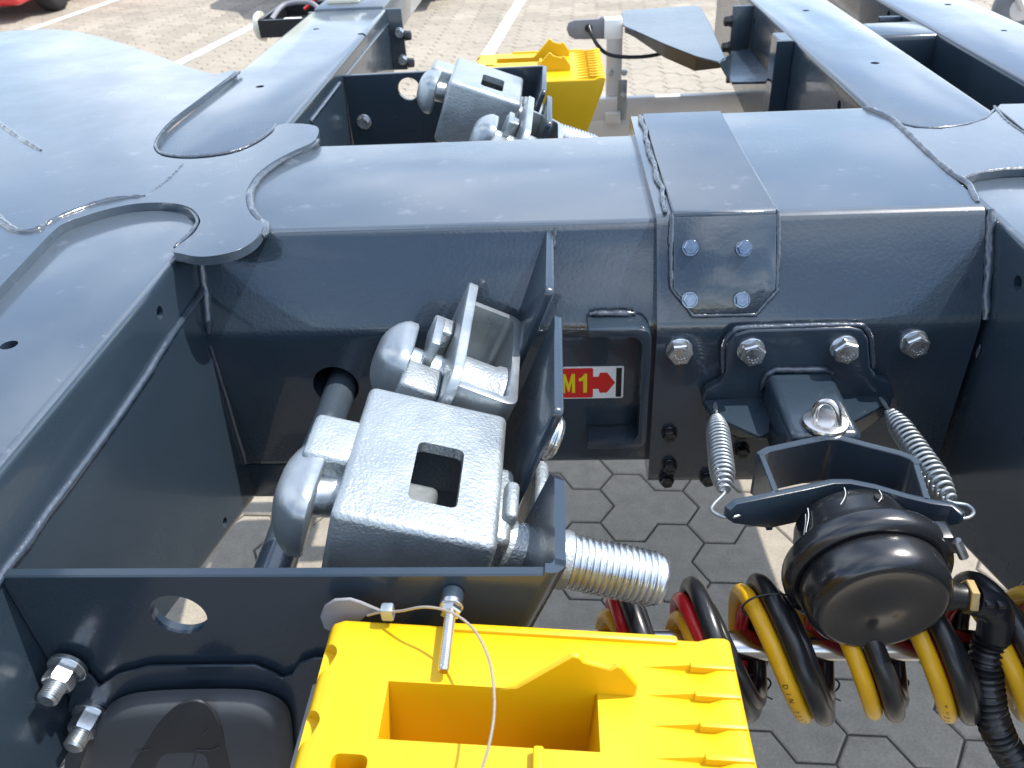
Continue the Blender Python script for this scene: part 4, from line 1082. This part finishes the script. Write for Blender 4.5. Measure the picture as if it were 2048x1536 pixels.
# pale lamp on top of the far arm end
lt = WZ(690, 4, ZT+.003)
v, f = join(box((lt.x-.05, lt.y-.03, ZT+.0035), (lt.x+.05, lt.y+.10, ZT+.018)), box((lt.x-.032, lt.y-.02, ZT+.0185), (lt.x+.032, lt.y+.09, ZT+.034)))
make('top_lamp', v, f, M['clear'], None, bevel=.004, label='small pale lamp on the end of the far left arm', cat='lamp')

# ------------------------------------------------------------------ jockey wheel at the top right corner
jw = WY(2038, 14, 3.25)
JW = empty('jockey_wheel', jw, 'small grey wheel with fork at the top right corner', 'wheel')
v, f = lathe(jw+Vector((0, -.025, 0)), E2, [(0, .045), (.0, .07), (.01, .088), (.025, .092), (.04, .088), (.05, .07), (.05, .045)], 36); make('tyre', v, f, M['lampgrey'], JW, smooth=50)
v, f = lathe(jw+Vector((0, -.03, 0)), E2, [(0, .0), (.0, .03), (.008, .05), (.05, .05), (.055, .03), (.055, 0)], 24); make('hub', v, f, M['alu'], JW)
v, f = sweep([jw+Vector((0, -.035, 0)), jw+Vector((-.05, -.035, .07)), jw+Vector((-.13, -.03, .13))], .014, 8); make('fork', v, f, M['alu'], JW)

# ------------------------------------------------------------------ parked vehicles, mostly above the frame
def wheel(c, rad, wd, parent, ax_=E1):
    v, f = lathe(c-ax_*wd/2, ax_, [(0, rad*.62), (.0, rad*.82), (wd*.1, rad*.96), (wd*.3, rad), (wd*.7, rad), (wd*.9, rad*.96), (wd, rad*.82), (wd, rad*.62)], 40)
    t_ = make('tyre', v, f, M['rubber'], parent, smooth=50)
    v, f = lathe(c-ax_*wd*.42, ax_, [(0, 0), (.0, rad*.2), (wd*.12, rad*.28), (wd*.1, rad*.55), (0, rad*.63), (wd*.8, rad*.63), (wd*.8, 0)], 32)
    make('rim', v, f, M['alu'], t_, smooth=40)
    for k in range(5):
        a = k*2*math.pi/5; d_ = Vector((0, math.cos(a), math.sin(a))) if ax_ == E1 else Vector((math.cos(a), 0, math.sin(a)))
        for s in (-1, 1):
            v, f = sweep([c+ax_*wd*.44*s+d_*rad*.12, c+ax_*wd*.42*s+d_*rad*.60], rad*.07, 6); make('spoke', v, f, M['alu'], t_)
def car(org, rz, ln, wd, prof, m_, label, cat, wheels, wr_, glass=True, grp=None):
    """side profile (along +y, z) extruded across; org = middle of the front bumper on the ground"""
    T = empty('parked_car', org, label, cat)
    v, f = prism(prof, 0, -wd/2, wd/2)
    # tumblehome: narrow towards the roof, round the plan at nose and tail
    zmx = max(p[1] for p in prof); ymx = max(p[0] for p in prof)
    vv = []
    for p in v:
        k = 1-.16*max(0, (p.z-.75)/(zmx-.75)); 
        if p.y < .4: k *= .84+.4*p.y
        if p.y > ymx-.4: k *= .84+.4*(ymx-p.y)
        vv.append(Vector((p.x*k, p.y, p.z))+org)
    cuts = []
    for wy_ in wheels:
        for s in (-1, 1):
            cuts.append(cyl(org+Vector((s*(wd/2+.1), wy_, wr_)), org+Vector((s*(wd/2-.30), wy_, wr_)), wr_*1.16, 28))
    make('body', vv, f, m_, T, bevel=.05, seg=3, cuts=cuts, smooth=40)
    for wy_ in wheels:
        for s in (-1, 1): wheel(org+Vector((s*(wd/2-.10), wy_, wr_)), wr_, .21, T)
    v, f = box((-wd/2+.16, .55, .20), (wd/2-.16, ymx-.3, .32)); make('underbody', [p+org for p in v], f, M['rubber'], T)
    for s in (-1, 1):
        v, f = lathe(org+Vector((s*wd*.36, .05, .68)), -E2, [(0, .11), (.02, .10), (.035, .06), (.04, 0)], 20, sy=.6); make('headlight', v, f, M['clear'], T)
    # windows
    ws = [(p.y-org.y, p.z-org.z) for p in v]
    return T
hatch = [(.05, .17), (0, .30), (.02, .62), (.25, .78), (.95, .92), (1.55, 1.40), (2.1, 1.47), (3.1, 1.44), (3.85, 1.0), (3.95, .6), (3.9, .22)]
tw = WZ(96, 22, 0)
carO = Vector((tw.x-.72+.10-.0, tw.y-.72, 0))
RC = car(carO, 0, 3.95, 1.64, hatch, M['carred'], 'red car at the top left corner showing a wheel', 'car', (.74, 3.15), .30)
for s in (-1, 1):
    v, f = prismF([carO+Vector((s*.755, a, b_)) for a, b_ in ((1.2, 1.0), (1.62, 1.33), (2.2, 1.38), (3.0, 1.34), (3.4, 1.0))], E1*.02*s); make('side_window', v, f, M['carblack'], RC)
vanp = [(0, .25), (.0, .75), (.12, .95), (.55, 1.10), (1.0, 1.95), (1.3, 2.15), (4.9, 2.2), (4.98, 1.2), (4.95, .3)]
vO = WZ(760, 20, 0); vO = Vector((-2.02, 9.62, 0))
VN = car(vO, 0, 5, 1.9, vanp, M['carblack'], 'dark van parked at the top centre of the view', 'van', (.95, 3.9), .33)
for s in (-1, 1):
    v, f = prismF([vO+Vector((s*.80, a, b_)) for a, b_ in ((1.0, 1.25), (1.35, 1.85), (2.2, 1.9), (2.2, 1.25))], E1*.05*s); make('side_window', v, f, M['carblack'], VN)
